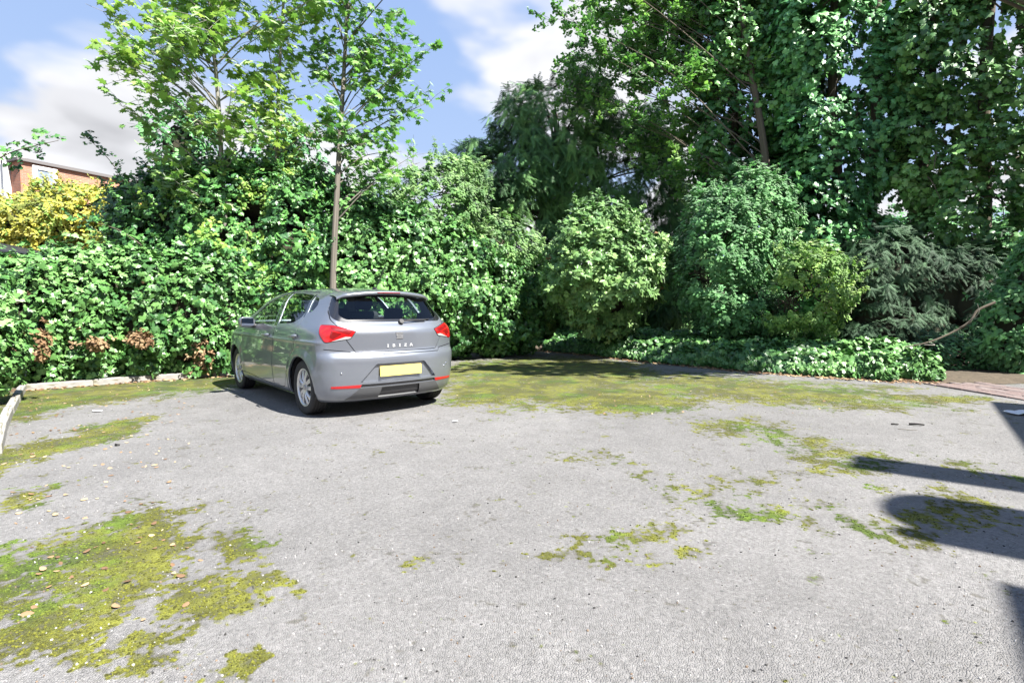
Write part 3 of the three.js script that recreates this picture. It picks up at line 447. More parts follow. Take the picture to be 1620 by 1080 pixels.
shrub('ivy_thicket', 'tall tangled ivy thicket in front of the bonnet of the car', 'hedge', MASS, { ...A_IVY, palette: GREEN.ivy, seed: 21, amp: 0.5, freq: 1.0, gap: 0.30, stems: 40, core: 0.6, stray: 0.1, shoots: [170, 0.45] }, [{ leaf: 'oval', size: 0.085, palette: GREEN.maple, mat: 'soft', density: 150, seed: 27, depth: 0.0, gap: 0.54 }]);
shrub('golden_shrub', 'golden yellow leaved shrub behind the ivy hedge at the left', 'shrub', GOLD, { leaf: 'oval', mat: 'soft', size: 0.10, density: 210, depth: 0.3, amp: 0.3, palette: GREEN.gold, seed: 31, up: 0.5, core: 0.6, shoots: [90, 0.35] }, [{ palette: GREEN.maple, density: 45, seed: 33 }]);
shrub('ivy_bank', 'dense ivy hedge behind the tail of the car up to the round shrub', 'hedge', HEDGE2, { ...A_IVY, palette: GREEN.ivyLight, seed: 41, amp: 0.34, freq: 1.2, size: 0.105, box: 2.6, core: 0.7, stray: 0.08, shoots: [130, 0.35] }, [{ palette: GREEN.ivy, density: 60, seed: 44 }]);
shrub('light_shrub', 'pale green shrub rising over the ivy right of the slim trunk', 'shrub', LIGHT, { leaf: 'pinnate', mat: 'soft', size: 0.17, density: 120, depth: 0.35, amp: 0.4, palette: GREEN.laurel, seed: 51, up: 0.45, core: 0.6, gap: 0.3, lumps: false, shoots: [70, 0.5] });
shrub('round_laurel', 'rounded pale laurel shrub standing in front of the dark conifer', 'shrub', LAUREL, { leaf: 'broad', mat: 'glossThin', size: 0.125, density: 260, depth: 0.35, amp: 0.46, palette: GREEN.laurel, seed: 61, up: 0.5, wild: 0.5, freq: 1.25, box: 2.0, stray: 0.16, odd: [0.003, [0.30, 0.16, 0.06]], core: 0.5, shoots: [160, 0.32] });
shrub('elder_shrub', 'soft green elder shrub right of the round laurel', 'shrub', ELDER, { leaf: 'pinnate', mat: 'soft', size: 0.17, density: 140, depth: 0.3, amp: 0.3, palette: GREEN.elder, seed: 71, up: 0.55, core: 0.62, gap: 0.32, lumps: false, shoots: [80, 0.4] });
shrub('bright_bush', 'small bright yellow-green bush before the ivy-clad trees', 'shrub', BRIGHT, { leaf: 'pinnate', mat: 'soft', size: 0.13, density: 170, depth: 0.3, amp: 0.3, palette: GREEN.lime, seed: 81, up: 0.5, core: 0.5, gap: 0.36, lumps: false, shoots: [40, 0.3] });
shrub('dark_bush', 'dull dark green spreading bush under the ivy-clad trees', 'shrub', DARK, { leaf: 'yew', mat: 'dull', size: 0.24, density: 120, depth: 0.35, amp: 0.35, palette: GREEN.dusk, seed: 91, up: 0.3, core: 0.68 });
shrub('edge_shrub', 'pale leafy shrub at the right edge beside the brick edging', 'shrub', RIGHT, { leaf: 'oval', mat: 'soft', size: 0.11, density: 190, depth: 0.25, amp: 0.2, palette: GREEN.elder, seed: 101, core: 0.6 });
shrub('corner_shrub', 'glossy ivy shrub overhanging the kerb at the left edge', 'shrub', NEARLEFT, { ...A_IVY, palette: GREEN.ivyLight, seed: 111, size: 0.085, core: 0.75 });
shrub('low_undergrowth', 'low leafy undergrowth behind the brick edging at the right', 'plant', UNDER, { leaf: 'pinnate', mat: 'soft', size: 0.15, density: 170, depth: 0.25, amp: 0.2, palette: GREEN.elder, seed: 106, up: 0.6, core: 0.6, lumps: false });
foliage(scene.getObjectByName('ivy_hedge'), scatter(DRY, { seed: 15, density: 520, depth: 0.1, amp: 0.1 }), { leaf: 'oval', mat: 'dull', size: 0.06, palette: GREEN.brown, seed: 16, wild: 0.7, name: 'withered_leaves' });
// a row of trees and bushes further back
BACK.forEach((b, i) => shrub('background_bush', ['dark bush far behind the strap-leaved plant', 'dark bush far behind the tail of the car', 'dark bush far behind the round laurel', 'dark bush far behind the elder shrub', 'dark bush far behind the ivy-clad trees', 'dark bush far behind the right edge shrub', 'dark bush far behind the ivy thicket', 'dark bush far behind the golden shrub'][i], 'bush', [b], { leaf: 'oval', mat: 'dull', size: 0.2, density: 26, depth: 0.5, amp: 0.5, palette: GREEN.ivyDeep, seed: 120 + i, core: 0.8, stems: 6, group: 'bushes far behind the beds' }));
shrub('dark_evergreen', 'dark evergreen showing through the left stem of the young maples', 'tree', DARKLEFT, { leaf: 'oval', mat: 'waxy', size: 0.13, density: 90, depth: 0.4, amp: 0.3, palette: GREEN.ivyDeep, seed: 131, core: 0.5, gap: 0.35 });
shrub('dark_evergreen', 'dark evergreen between the two right stems of the young maples', 'tree', DARKMID, { leaf: 'oval', mat: 'waxy', size: 0.13, density: 90, depth: 0.4, amp: 0.3, palette: GREEN.ivyDeep, seed: 141, core: 0.5, gap: 0.35 });
// strap-leaved plant between the trunk and the pale shrub
{
  const t = thing('strap_leaved_plant', 'strap-leaved plant with long drooping blades beside the slim trunk', 'plant'), r = rng(151), spots = [];
  for (let k = 0; k < 9; k++) { const cx = -3.95 + 1.9 * r(), cy = 2.1 + 1.0 * r(), cz = -11.6 - 0.4 * r(); for (let i = 0; i < 26; i++) { const a = r() * 6.28, e = r() - 0.25, q = Math.sqrt(1 - e * e * 0.8); spots.push([cx + Math.cos(a) * 0.06, cy + e * 0.1, cz + Math.sin(a) * 0.06, Math.cos(a) * q, e, Math.sin(a) * q]); } }
  foliage(t, spots, { leaf: 'strap', mat: 'soft', size: 0.44, palette: GREEN.ivyLight, seed: 152, wild: 0.4, up: 0.2 });
  part(t, 'stem', merge([limb([[-3.2, 0, -11.7], [-3.1, 1.2, -11.7], [-3.0, 2.6, -11.8]], 0.05, 0.03)]), bark);
}
// ---------------------------------------------------------------- trees with open crowns
function openTree(name, label, trunkPts, r0, r1, blobs, o) {
  const t = thing(name, label, 'tree'), r = rng(o.seed), list = [], spots = [], V = (p) => new THREE.Vector3(...p);
  const cv = new THREE.CatmullRomCurve3(trunkPts.map(V));
  const tk = part(t, 'trunk', limb(trunkPts, r0, r1, 9, 40), o.bark ?? palebark);
  const vol = blobs.map((b) => b[3] * b[4]), tot = vol.reduce((a, b) => a + b), q = new THREE.Vector3(), at = new THREE.Vector3();
  for (let i = 0; i < o.limbs; i++) {
    let w = r() * tot, k = 0; while ((w -= vol[k]) > 0 && k < blobs.length - 1) k++;
    const b = blobs[k], a = r() * 6.28, e = r() * 2 - 1, s = Math.sqrt(1 - e * e), rad = Math.cbrt(0.12 + 0.88 * r());
    const end = new THREE.Vector3(b[0] + Math.cos(a) * s * b[3] * rad, b[1] + e * b[4] * rad, b[2] + Math.sin(a) * s * b[5] * rad);
    const hd = Math.hypot(end.x - trunkPts[2][0], end.z - trunkPts[2][2]), y0 = clamp(end.y - hd * (0.35 + 0.5 * r()) - 0.2, trunkPts[0][1] + o.bare, trunkPts[trunkPts.length - 1][1] - 0.1);
    let u = 0; while (u < 1 && cv.getPointAt(u, q).y < y0) u += 0.02;
    cv.getPointAt(Math.min(u, 1), q); const start = q.clone(), mid = start.clone().lerp(end, 0.5).add(new THREE.Vector3((r() - 0.5) * 0.25, 0.12 * hd * (r() - 0.1), (r() - 0.5) * 0.25));
    const lc = new THREE.CatmullRomCurve3([start, mid, end]); list.push(limb([start, mid, end], (0.008 + 0.005 * hd) * (o.stout ?? 1), 0.003, 5, 8));
    for (let j = 0; j < o.twigs; j++) {
      const v = 0.3 + 0.7 * Math.sqrt(r()); lc.getPointAt(v, at);
      const d = new THREE.Vector3(r() - 0.5, (r() - 0.42) * 0.8, r() - 0.5).normalize().multiplyScalar((0.25 + 0.45 * r()) * (o.spread ?? 1)), tip = at.clone().add(d);
      list.push(limb([at.clone(), at.clone().addScaledVector(d, 0.5).add(new THREE.Vector3(0, 0.03, 0)), tip], 0.004, 0.002, 3, 3));
      for (let m = 0; m < o.leaves; m++) { const f = 0.25 + 0.8 * ((m + r() * 0.6) / o.leaves), p = at.clone().addScaledVector(d, f); const nx = (r() - 0.5) * 1.1, nz = (r() - 0.5) * 1.1; spots.push([p.x + (r() - 0.5) * 0.12, p.y - 0.02 + (r() - 0.5) * 0.06, p.z + (r() - 0.5) * 0.12, nx, 0.55, nz]); }
    }
  }
  part(tk, 'branch', merge(list), o.bark ?? palebark, true);
  foliage(t, spots, { leaf: o.leaf, mat: o.mat, size: o.size, palette: o.palette, seed: o.seed + 1, wild: 0.45, up: 0.25, spin: true, name: 'crown' });
  return t;
}
openTree('young_maple', 'slim young maple with a bare grey trunk right above the car', T1T, 0.07, 0.022, T1, { bark: midbark, seed: 201, limbs: 46, twigs: 10, leaves: 6, bare: 1.9, leaf: 'maple', mat: 'thin', size: 0.125, palette: GREEN.mapleDeep });
openTree('young_maple', 'bright yellow-green young maple at the left over the golden shrub', T2T, 0.06, 0.02, T2, { seed: 211, limbs: 52, twigs: 10, leaves: 6, bare: 1.9, leaf: 'maple', mat: 'thin', size: 0.135, palette: GREEN.maple });
openTree('young_maple', 'thin middle stem among the three young maples', T3T, 0.05, 0.02, T3, { seed: 221, limbs: 20, twigs: 10, leaves: 6, bare: 2.6, leaf: 'maple', mat: 'thin', size: 0.125, palette: GREEN.maple });
openTree('leaning_tree', 'tall leaning tree with a bare pale stem and airy crown over the conifer', OVERTRUNK, 0.11, 0.06, OVER, { seed: 231, limbs: 66, twigs: 13, leaves: 7, bare: 3.2, stout: 0.6, bark, leaf: 'oval', mat: 'thin', size: 0.125, palette: GREEN.mapleDeep, spread: 1.3 });
// the tree whose high limbs dapple the moss (its trunk stands right of the view)
openTree('overhanging_tree', 'tall tree right of the view with limbs high over the asphalt', [[10.4, 0, -8.6], [10.2, 3, -8.5], [9.6, 6, -8.2], [8.6, 8.5, -7.8], [7.5, 10, -7.5]], 0.22, 0.06, [[5.2, 7.6, -7.3, 1.6, 0.7, 1.2], [7.2, 8.0, -6.6, 1.3, 0.7, 0.9], [3.9, 7.1, -7.6, 0.9, 0.5, 0.9]], { seed: 241, limbs: 36, twigs: 14, leaves: 8, bare: 4.5, leaf: 'maple', mat: 'thin', size: 0.15, palette: GREEN.mapleDeep, spread: 1.2, bark });
// yew
{
  const t = shrub('yew_tree', 'big dark conifer with ragged outline behind the round laurel', 'tree', YEW, { leaf: 'yew', mat: 'dull', size: 0.38, density: 125, depth: 1.2, amp: 0.55, freq: 0.9, palette: GREEN.yew, seed: 251, up: 0.1, wild: 0.6, core: 0, gap: 0.36, stray: 0.06, back: 0.3 }), r = rng(255), list = [];
  part(t, 'trunk', limb([[2.0, 0, -17.3], [1.9, 2.5, -17.3], [1.5, 5, -17.2], [1.3, 7.2, -17]], 0.28, 0.05, 9, 24), bark);
  for (let i = 0; i < 60; i++) { const b = YEW[Math.floor(r() * YEW.length)], a = r() * 6.28, s = 0.75; const e = new THREE.Vector3(b[0] + Math.cos(a) * b[3] * s, b[1] + (r() - 0.3) * b[4], b[2] + Math.sin(a) * b[5] * s), y = clamp(e.y - 1.2, 0.8, 6); list.push(limb([[1.9 - 0.1 * y, y, -17.25], [(e.x + 1.5) / 2, (y + e.y) / 2 + 0.2, (e.z - 17.2) / 2], e.toArray()], 0.05, 0.012, 5, 6)); }
  part(t, 'branch', merge(list), bark, true);
}
// ivy-clad trees
function ivyTree(label, blobs, trunks, seed, pal, gap = 0.33) {
  const t = shrub('ivy_clad_tree', label, 'tree', blobs, { leaf: 'ivy', mat: 'waxy', size: 0.13, density: 180, depth: 0.3, amp: 0.5, freq: 0.95, seek: 0.6, palette: pal, seed, up: 0.5, wild: 0.5, core: 0, gap, stray: 0.05, back: 0.35, group: 'ivy-clad trees at the right' });
  trunks.forEach((p) => part(t, 'trunk', limb(p, 0.15, 0.08, 9, 20), bark));
  const r = rng(seed + 9), list = [];
  for (let i = 0; i < 46; i++) { const b = blobs[Math.floor(r() * blobs.length)], p = new THREE.Vector3(b[0] + (r() - 0.5) * b[3], b[1] + (r() - 0.5) * b[4], b[2] + (r() - 0.5) * b[5]), e = p.clone().add(new THREE.Vector3((r() - 0.5) * 1.2, (r() - 0.6) * 2.0, (r() - 0.2) * 0.9)); list.push(limb([p, p.clone().lerp(e, 0.5).add(new THREE.Vector3((r() - 0.5) * 0.3, 0.1, 0.1)), e], 0.02, 0.006, 5, 6)); }
  part(t, 'branch', merge(list), bark, true);
}
ivyTree('ivy-clad tree next to the bare leaning stem', IVYA, [[[6.0, 0, -14.4], [5.9, 3, -14.4], [5.8, 6, -14.5], [5.7, 9, -14.5]], [[7.0, 0, -14.2], [6.9, 3, -14.2], [6.9, 6, -14.2], [6.8, 9, -14.3]]], 301, GREEN.ivy);
ivyTree('middle one of the three ivy-clad trees, darkest in the middle', IVYB, [[[7.9, 0, -13.2], [7.9, 3, -13.2], [7.6, 6, -13.2], [7.6, 9, -13.3]], [[8.6, 0, -13], [8.5, 3, -13], [8.5, 6, -13], [8.4, 9, -13]]], 311, GREEN.ivyDeep);
ivyTree('ivy-clad tree at the right edge of the view', IVYC, [[[9.1, 0, -12.2], [9.0, 3, -12.2], [9.15, 6, -12.2], [8.9, 9, -12.2]], [[10.0, 0, -11.7], [10.1, 3, -11.75], [9.9, 6, -11.7], [10.0, 9, -11.7]]], 321, GREEN.ivyLight, 0.375);
// ---------------------------------------------------------------- ground ivy along the bed, and litter
{
  const line = EDGE.slice(9), r = rng(401), spots = [];
  for (let i = 0; i < 26000; i++) {
    const s = r() * (line.length - 1.02), k = Math.floor(s), f = s - k, ex = mix(line[k][0], line[k + 1][0], f), ez = mix(line[k][1], line[k + 1][1], f), b = 0.1 + Math.pow(r(), 1.3) * 3.6, x = ex + b * 0.35, z = ez - b * 0.94 + (fbm2(ex * 3, ez * 3, 2) - 0.5) * 0.3;
    const top = (0.12 + 0.42 * fbm2(x * 1.6, z * 1.6, 3)) * smooth(0.0, 0.4, b) + 0.16 * smooth(0.5, 2, b), y = 0.03 + top * (0.45 + 0.6 * r()); const face = smooth(0.5, 0.05, b);
    spots.push([x, y, z, -0.2 * face, 0.6, 0.8 * face + 0.15]);
  }
  const t = thing('ground_ivy', 'low glossy ivy carpet along the right edge of the asphalt', 'ivy'); foliage(t, spots, { ...A_IVY, size: 0.105, palette: GREEN.ivyLight, seed: 402, wild: 0.5, up: 0.5 }); t.userData.kind = 'stuff';
  const lit = [], all = EDGE;
  for (let i = 0; i < 5200; i++) { const s = r() * (all.length - 1.02), k = Math.floor(s), f = s - k, b = (r() + r() - 0.72) * 0.42; lit.push([mix(all[k][0], all[k + 1][0], f) + (r() - 0.5) * 0.2, 0.012 + 0.03 * smooth(0, 0.3, b) + r() * 0.012, mix(all[k][1], all[k + 1][1], f) - b, (r() - 0.5) * 0.6, 1, (r() - 0.5) * 0.6, 0.5 + r() * 0.7]); }
  for (let i = 0; i < 260; i++) { const dd = 2 + 7 * r(); lit.push([-Math.min(7, dd * 0.95) * (0.62 + 0.38 * r()), 0.008, -dd, (r() - 0.5) * 0.4, 1, (r() - 0.5) * 0.4, 0.25 + 0.35 * r()]); }
  for (let i = 0; i < 160; i++) { const dd = 6 + 7 * r(); lit.push([(r() - 0.25) * 9, 0.008, -dd, (r() - 0.5) * 0.4, 1, (r() - 0.5) * 0.4, 0.3 + 0.35 * r()]); }
  SPRIG.fallen = [LEAF.oval, LEAF.broad];
  const L = thing('leaf_litter', 'fallen brown leaves strewn along the bed and the kerb', 'leaf litter'); L.userData.kind = 'stuff';
  foliage(L, lit, { leaf: 'fallen', mat: 'dull', size: 0.07, palette: [[0.13, 0.075, 0.04], [0.25, 0.15, 0.08], [0.40, 0.28, 0.16], [0.5, 0.40, 0.22]], seed: 405, wild: 0.3, up: 0.4, spin: true, name: 'leaf' });
}
// ---------------------------------------------------------------- single branches and things lying about
{
  const b = thing('dead_branch', 'bare dead branch lying across the ground ivy at the right', 'branch');
  part(b, 'stem', limb(BRANCH, 0.010, 0.022, 7, 30), bark);
  part(b, 'twig', limb([BRANCH[1], [BRANCH[1][0] - 0.1, BRANCH[1][1] - 0.03, BRANCH[1][2] + 0.25], [BRANCH[1][0] - 0.3, BRANCH[1][1] - 0.02, BRANCH[1][2] + 0.3]], 0.01, 0.004), palebark);
  part(b, 'twig', limb([BRANCH[3], [BRANCH[3][0] + 0.05, BRANCH[3][1] + 0.14, BRANCH[3][2] + 0.1], [BRANCH[3][0] + 0.02, BRANCH[3][1] + 0.28, BRANCH[3][2] + 0.1]], 0.009, 0.003), palebark);
  const shoot = (label, pts, seed, size, n, pal, wide) => { const t = thing('leafy_shoot', label, 'branch'), r = rng(seed), cv = new THREE.CatmullRomCurve3(pts.map((p) => new THREE.Vector3(...p))), q = new THREE.Vector3(), spots = []; part(t, 'stem', limb(pts, 0.012, 0.003, 5, 20), bark); for (let i = 0; i < n; i++) { cv.getPointAt(0.15 + 0.85 * r(), q); spots.push([q.x + (r() - 0.5) * wide, q.y + (r() - 0.5) * wide, q.z + (r() - 0.5) * wide, (r() - 0.5), 0.3, 0.6]); } foliage(t, spots, { leaf: 'ivy', mat: 'waxy', size, palette: pal, seed: seed + 1, wild: 0.6 }); };
  shoot('upright ivy shoot rising left of the maples against the cloud', SHOOT, 501, 0.062, 46, GREEN.ivy, 0.22);
  shoot('leafy branch reaching in from the left edge before the brick building', SPRAY, 511, 0.07, 44, GREEN.ivy, 0.3);
  shoot('short leafy spray just below the roof edge of the brick building', SPRAY2, 521, 0.07, 30, GREEN.ivy, 0.26);
  const lying = (label, x, z, L, rad, turn, mat) => { const t = thing('fallen_twig', label, 'twig', [x, 0, z]); const c = Math.cos(turn), s = Math.sin(turn); part(t, 'stem', limb([[-L / 2 * c, rad, -L / 2 * s], [0.02 * s, rad * 1.6, 0.02 * c], [L / 2 * c, rad, L / 2 * s]], rad, rad * 0.6, 6, 10), mat); };
  lying('short black twig on the asphalt left of the long shadows', 4.10, -5.44, 0.13, 0.012, 0.35, black2()); lying('tiny dark twig beside the short black twig', 3.90, -5.47, 0.07, 0.008, 0.2, black2()); lying('thin pale twig in front of the black twigs', 3.87, -5.25, 0.16, 0.004, 0.3, palebark);
  lying('small dark twig on the asphalt before the left kerb', -3.413, -4.637, 0.05, 0.01, 0.3, black2());
  const sc = (label, x, z, w, d, turn, y) => { const g = new THREE.PlaneGeometry(w, d, 6, 4).rotateX(-Math.PI / 2), p = g.attributes.position; for (let i = 0; i < p.count; i++) p.setY(i, 0.012 + 0.03 * vnoise2(p.getX(i) * 14 + 3, p.getZ(i) * 14)); const top = g.clone(), b2 = g.clone().translate(0, -0.002, 0); top.computeVertexNormals(); b2.computeVertexNormals(); const o = part(scene, numbered('scrap_and_light_streak'), merge([top, b2]), std({ color: col(0.8, 0.81, 0.84), roughness: 0.7 })); o.position.set(x, 0, z); o.rotation.y = turn; o.userData = { label, category: 'litter' }; };
  sc('white sheet added as the streak of light in the shade at the right edge', 5.72, -6.02, 0.34, 0.16, 0.2); sc('tiny white scrap on the asphalt behind the car', -0.59, -5.59, 0.05, 0.035, 0.4); sc('pale scrap by the moss before the left hedge', -4.75, -6.15, 0.10, 0.04, 0.1);  // the first, larger sheet is added to stand in for a streak of light
}
function black2() { return std({ color: col(0.02, 0.018, 0.016), roughness: 0.8 }); }
// ---------------------------------------------------------------- the car: x forward from the rear axle, y up, z to the right
const font = await new FontLoader().loadAsync('fonts/droid/droid_sans_bold.typeface.json');
function buildCar() {
  const car = thing('parked_car', 'grey metallic five-door hatchback parked facing the ivy hedge', 'car', [-1.69, 0, -6.56]);
  car.rotation.y = Math.atan2(0.753, -0.659);
  const top = curve([[-0.75, 1.33], [-0.42, 1.378], [-0.2, 1.398], [0.1, 1.418], [0.5, 1.436], [1, 1.444], [1.5, 1.430], [1.85, 1.388], [2.05, 1.325], [2.3, 1.2], [2.6, 1.045], [2.78, 0.97], [2.92, 0.942], [3.1, 0.893], [3.24, 0.82], [3.33, 0.71], [3.375, 0.55], [3.39, 0.3]]);
  const side = curve([[0.1, 0.70], [0.17, 0.80], [0.25, 0.852], [0.36, 0.872], [0.5, 0.884], [0.62, 0.883], [0.73, 0.876], [0.79, 0.877], [0.818, 0.884], [0.845, 0.872], [0.9, 0.861], [0.955, 0.846], [1.05, 0.797], [1.2, 0.713], [1.32, 0.64], [1.39, 0.59], [1.46, 0.53]]);
  const planform = curve([[-0.75, 0.12], [-0.55, 0.05], [-0.3, 0.018], [0, 0.004], [0.5, 0], [2.2, 0], [2.7, 0.008], [3, 0.045], [3.25, 0.13], [3.4, 0.27]]);
  const cabin = curve([[-0.6, 0.10], [-0.2, 0.045], [0.3, 0.012], [0.8, 0], [1.6, 0.006], [2.1, 0.05], [2.6, 0.1]]);
  const rear = curve([[0.1, -0.42], [0.17, -0.56], [0.22, -0.625], [0.28, -0.665], [0.36, -0.69], [0.48, -0.702], [0.6, -0.704], [0.655, -0.697], [0.685, -0.682], [0.71, -0.663], [0.74, -0.656], [0.82, -0.655], [0.9, -0.653], [0.94, -0.644], [0.98, -0.616], [1.02, -0.578], [1.1, -0.52], [1.2, -0.449], [1.3, -0.375], [1.36, -0.325], [1.46, -0.22]]);
  const nose = curve([[0.1, 3.2], [0.2, 3.3], [0.4, 3.36], [0.6, 3.36], [0.75, 3.33], [0.9, 3.25], [1.5, 3.0]]);
  const smax = (a, b, k) => { const h = Math.max(k - Math.abs(a - b), 0) / k; return Math.max(a, b) + h * h * k * 0.25; };
  function field(x, y, z) {
    const w = Math.abs(z), wc = Math.sqrt(w * w + 1e-4);
    let wide = side(y) - planform(x);
    wide -= cabin(x) * smooth(0.88, 1.25, y);
    for (const ax of [0, 2.564]) { const r = Math.hypot(x - ax, y - 0.305); wide += 0.013 * smooth(0.47, 0.36, r) * smooth(0.9, 0.75, y); }   // wheel-arch flare
    const fs = (w - wide) * mix(1, 0.86, smooth(0.85, 1.05, y));
    const slope = 1 - 0.12 * smooth(1.6, 2, x) * smooth(3, 2.7, x);
    const ft = (y - (top(x) - mix(0.14, 0.11, smooth(2.4, 2.9, x)) * wc * wc)) * slope;
    const bend = 0.17 * Math.pow(wc / 0.8, 2.6) * mix(1, 0.8, smooth(0.85, 1.1, y));
    const fr = (rear(y) + bend - x) * mix(1, 0.82, smooth(0.9, 1.02, y));
    const fn = x - (nose(y) - 0.3 * Math.pow(wc / 0.85, 2.8));
    const kRear = mix(0.09, 0.14, smooth(0.7, 0.5, y));
    let f = smax(fs, fr, kRear);
    f = smax(f, ft, mix(0.13, 0.06, smooth(1.1, 1.25, y) * smooth(0.1, -0.15, x)));
    f = smax(f, fn, 0.12);
    return smax(f, 0.165 - y, 0.05);
  }
  // surface nets, each vertex then moved onto the surface
  const H = 0.0225, lo = [-0.78, 0.12, -0.96], n = [188, 61, 86], at = (i, j, k) => (i * n[1] + j) * n[2] + k;
  const val = new Float32Array(n[0] * n[1] * n[2]);
  for (let i = 0; i < n[0]; i++) for (let j = 0; j < n[1]; j++) for (let k = 0; k < n[2]; k++) val[at(i, j, k)] = field(lo[0] + i * H, lo[1] + j * H, lo[2] + k * H);
  const vid = new Int32Array(val.length).fill(-1), P = [], N = [], tris = [];
  const E = 0.0015, grad = (p) => { const g = [field(p[0] + E, p[1], p[2]) - field(p[0] - E, p[1], p[2]), field(p[0], p[1] + E, p[2]) - field(p[0], p[1] - E, p[2]), field(p[0], p[1], p[2] + E) - field(p[0], p[1], p[2] - E)].map((v) => v / (2 * E)); return g; };
  for (let i = 0; i < n[0] - 1; i++) for (let j = 0; j < n[1] - 1; j++) for (let k = 0; k < n[2] - 1; k++) {
    const c = [0, 1, 2, 3, 4, 5, 6, 7].map((b) => val[at(i + (b & 1), j + ((b >> 1) & 1), k + (b >> 2))]);
    let neg = 0; for (const v of c) if (v < 0) neg++;
    if (neg === 0 || neg === 8) continue;
    let s = [0, 0, 0], m = 0;
    for (const [a, b] of [[0, 1], [2, 3], [4, 5], [6, 7], [0, 2], [1, 3], [4, 6], [5, 7], [0, 4], [1, 5], [2, 6], [3, 7]]) if (c[a] < 0 !== c[b] < 0) {
      const t = c[a] / (c[a] - c[b]); m++;
      for (let d = 0; d < 3; d++) s[d] += mix((a >> d) & 1, (b >> d) & 1, t);
    }
    const p = [lo[0] + (i + s[0] / m) * H, lo[1] + (j + s[1] / m) * H, lo[2] + (k + s[2] / m) * H];
    let g; for (let it = 0; it < 3; it++) { g = grad(p); const f = field(...p), q = g[0] * g[0] + g[1] * g[1] + g[2] * g[2] + 1e-9; for (let d = 0; d < 3; d++) p[d] -= clamp((f * g[d]) / q, -H * 0.7, H * 0.7); }
    g = grad(p); const L = Math.hypot(...g) || 1;
    vid[at(i, j, k)] = P.length; P.push(p); N.push(g.map((v) => v / L));
  }
  const quad = (a, b, c, d, flip) => { if (Math.min(a, b, c, d) < 0) return; tris.push(...(flip ? [[a, c, b], [a, d, c]] : [[a, b, c], [a, c, d]])); };
  for (let i = 1; i < n[0] - 1; i++) for (let j = 1; j < n[1] - 1; j++) for (let k = 1; k < n[2] - 1; k++) {
    const v = val[at(i, j, k)] < 0;
    if (v !== val[at(i + 1, j, k)] < 0) quad(vid[at(i, j - 1, k - 1)], vid[at(i, j, k - 1)], vid[at(i, j, k)], vid[at(i, j - 1, k)], !v);
    if (v !== val[at(i, j + 1, k)] < 0) quad(vid[at(i - 1, j, k - 1)], vid[at(i - 1, j, k)], vid[at(i, j, k)], vid[at(i, j, k - 1)], !v);
    if (v !== val[at(i, j, k + 1)] < 0) quad(vid[at(i - 1, j - 1, k)], vid[at(i, j - 1, k)], vid[at(i, j, k)], vid[at(i - 1, j, k)], !v);
  }
  // a skin is a list of triangles of vertices [x y z nx ny nz]
  let skin = tris.map((t) => t.map((v) => [...P[v], ...N[v]]));
  const VIEWS = {   // flat outlines that are cut out of the skin: what each looks along
    left: [(v) => [v[0], v[1]], (c) => c[5] < -0.25 && c[2] < 0],
    right: [(v) => [v[0], v[1]], (c) => c[5] > 0.25 && c[2] > 0],
    back: [(v) => [v[2], v[1]], (c) => c[3] < -0.2],
    backleft: [(v) => [(v[0] - v[2]) * Math.SQRT1_2, v[1]], (c) => -c[3] - c[5] > 0.35 && c[2] < 0 && c[0] < 0.3],
    backright: [(v) => [(v[0] + v[2]) * Math.SQRT1_2, v[1]], (c) => -c[3] + c[5] > 0.35 && c[2] > 0 && c[0] < 0.3],
    front: [(v) => [v[2], v[1]], (c) => c[3] > 0.2],
    frontleft: [(v) => [v[0] + v[2], v[1]], (c) => c[3] - c[5] > 0.3 && c[2] < 0 && c[0] > 2.3],
    frontright: [(v) => [v[0] - v[2], v[1]], (c) => c[3] + c[5] > 0.3 && c[2] > 0 && c[0] > 2.3],
  };
  function clipTri(tri, flat, a, b) {   // split a polygon by the line a-b: [left of it, right of it]
    const L = [], R = [], s = flat.map((p) => (b[0] - a[0]) * (p[1] - a[1]) - (b[1] - a[1]) * (p[0] - a[0]));
    const Lf = [], Rf = [];
    for (let i = 0; i < tri.length; i++) {
      const j = (i + 1) % tri.length;
      if (s[i] >= 0) { L.push(tri[i]); Lf.push(flat[i]); }
      if (s[i] <= 0) { R.push(tri[i]); Rf.push(flat[i]); }
      if ((s[i] > 0 && s[j] < 0) || (s[i] < 0 && s[j] > 0)) {
        const t = s[i] / (s[i] - s[j]), v = tri[i].map((x, q) => mix(x, tri[j][q], t)), f = [mix(flat[i][0], flat[j][0], t), mix(flat[i][1], flat[j][1], t)];
        L.push(v); Lf.push(f); R.push(v); Rf.push(f);
      }
    }
    return [L, Lf, R, Rf];
  }
  const fan = (poly) => { const o = []; for (let i = 1; i < poly.length - 1; i++) o.push([poly[0], poly[i], poly[i + 1]]); return o; };
  function cut(from, outline, view) {   // [inside, outside]
    const [proj, faces] = VIEWS[view];
    const v2 = outline.map((p) => new THREE.Vector2(p[0], p[1]));
    if (THREE.ShapeUtils.isClockWise(v2)) v2.reverse();
    const pieces = THREE.ShapeUtils.triangulateShape(v2, []).map((t) => t.map((i) => [v2[i].x, v2[i].y])).map((t) => ((t[1][0] - t[0][0]) * (t[2][1] - t[0][1]) - (t[1][1] - t[0][1]) * (t[2][0] - t[0][0]) < 0 ? [t[0], t[2], t[1]] : t));
    const x0 = Math.min(...v2.map((p) => p.x)), x1 = Math.max(...v2.map((p) => p.x)), y0 = Math.min(...v2.map((p) => p.y)), y1 = Math.max(...v2.map((p) => p.y));
    const inside = [], outside = [];
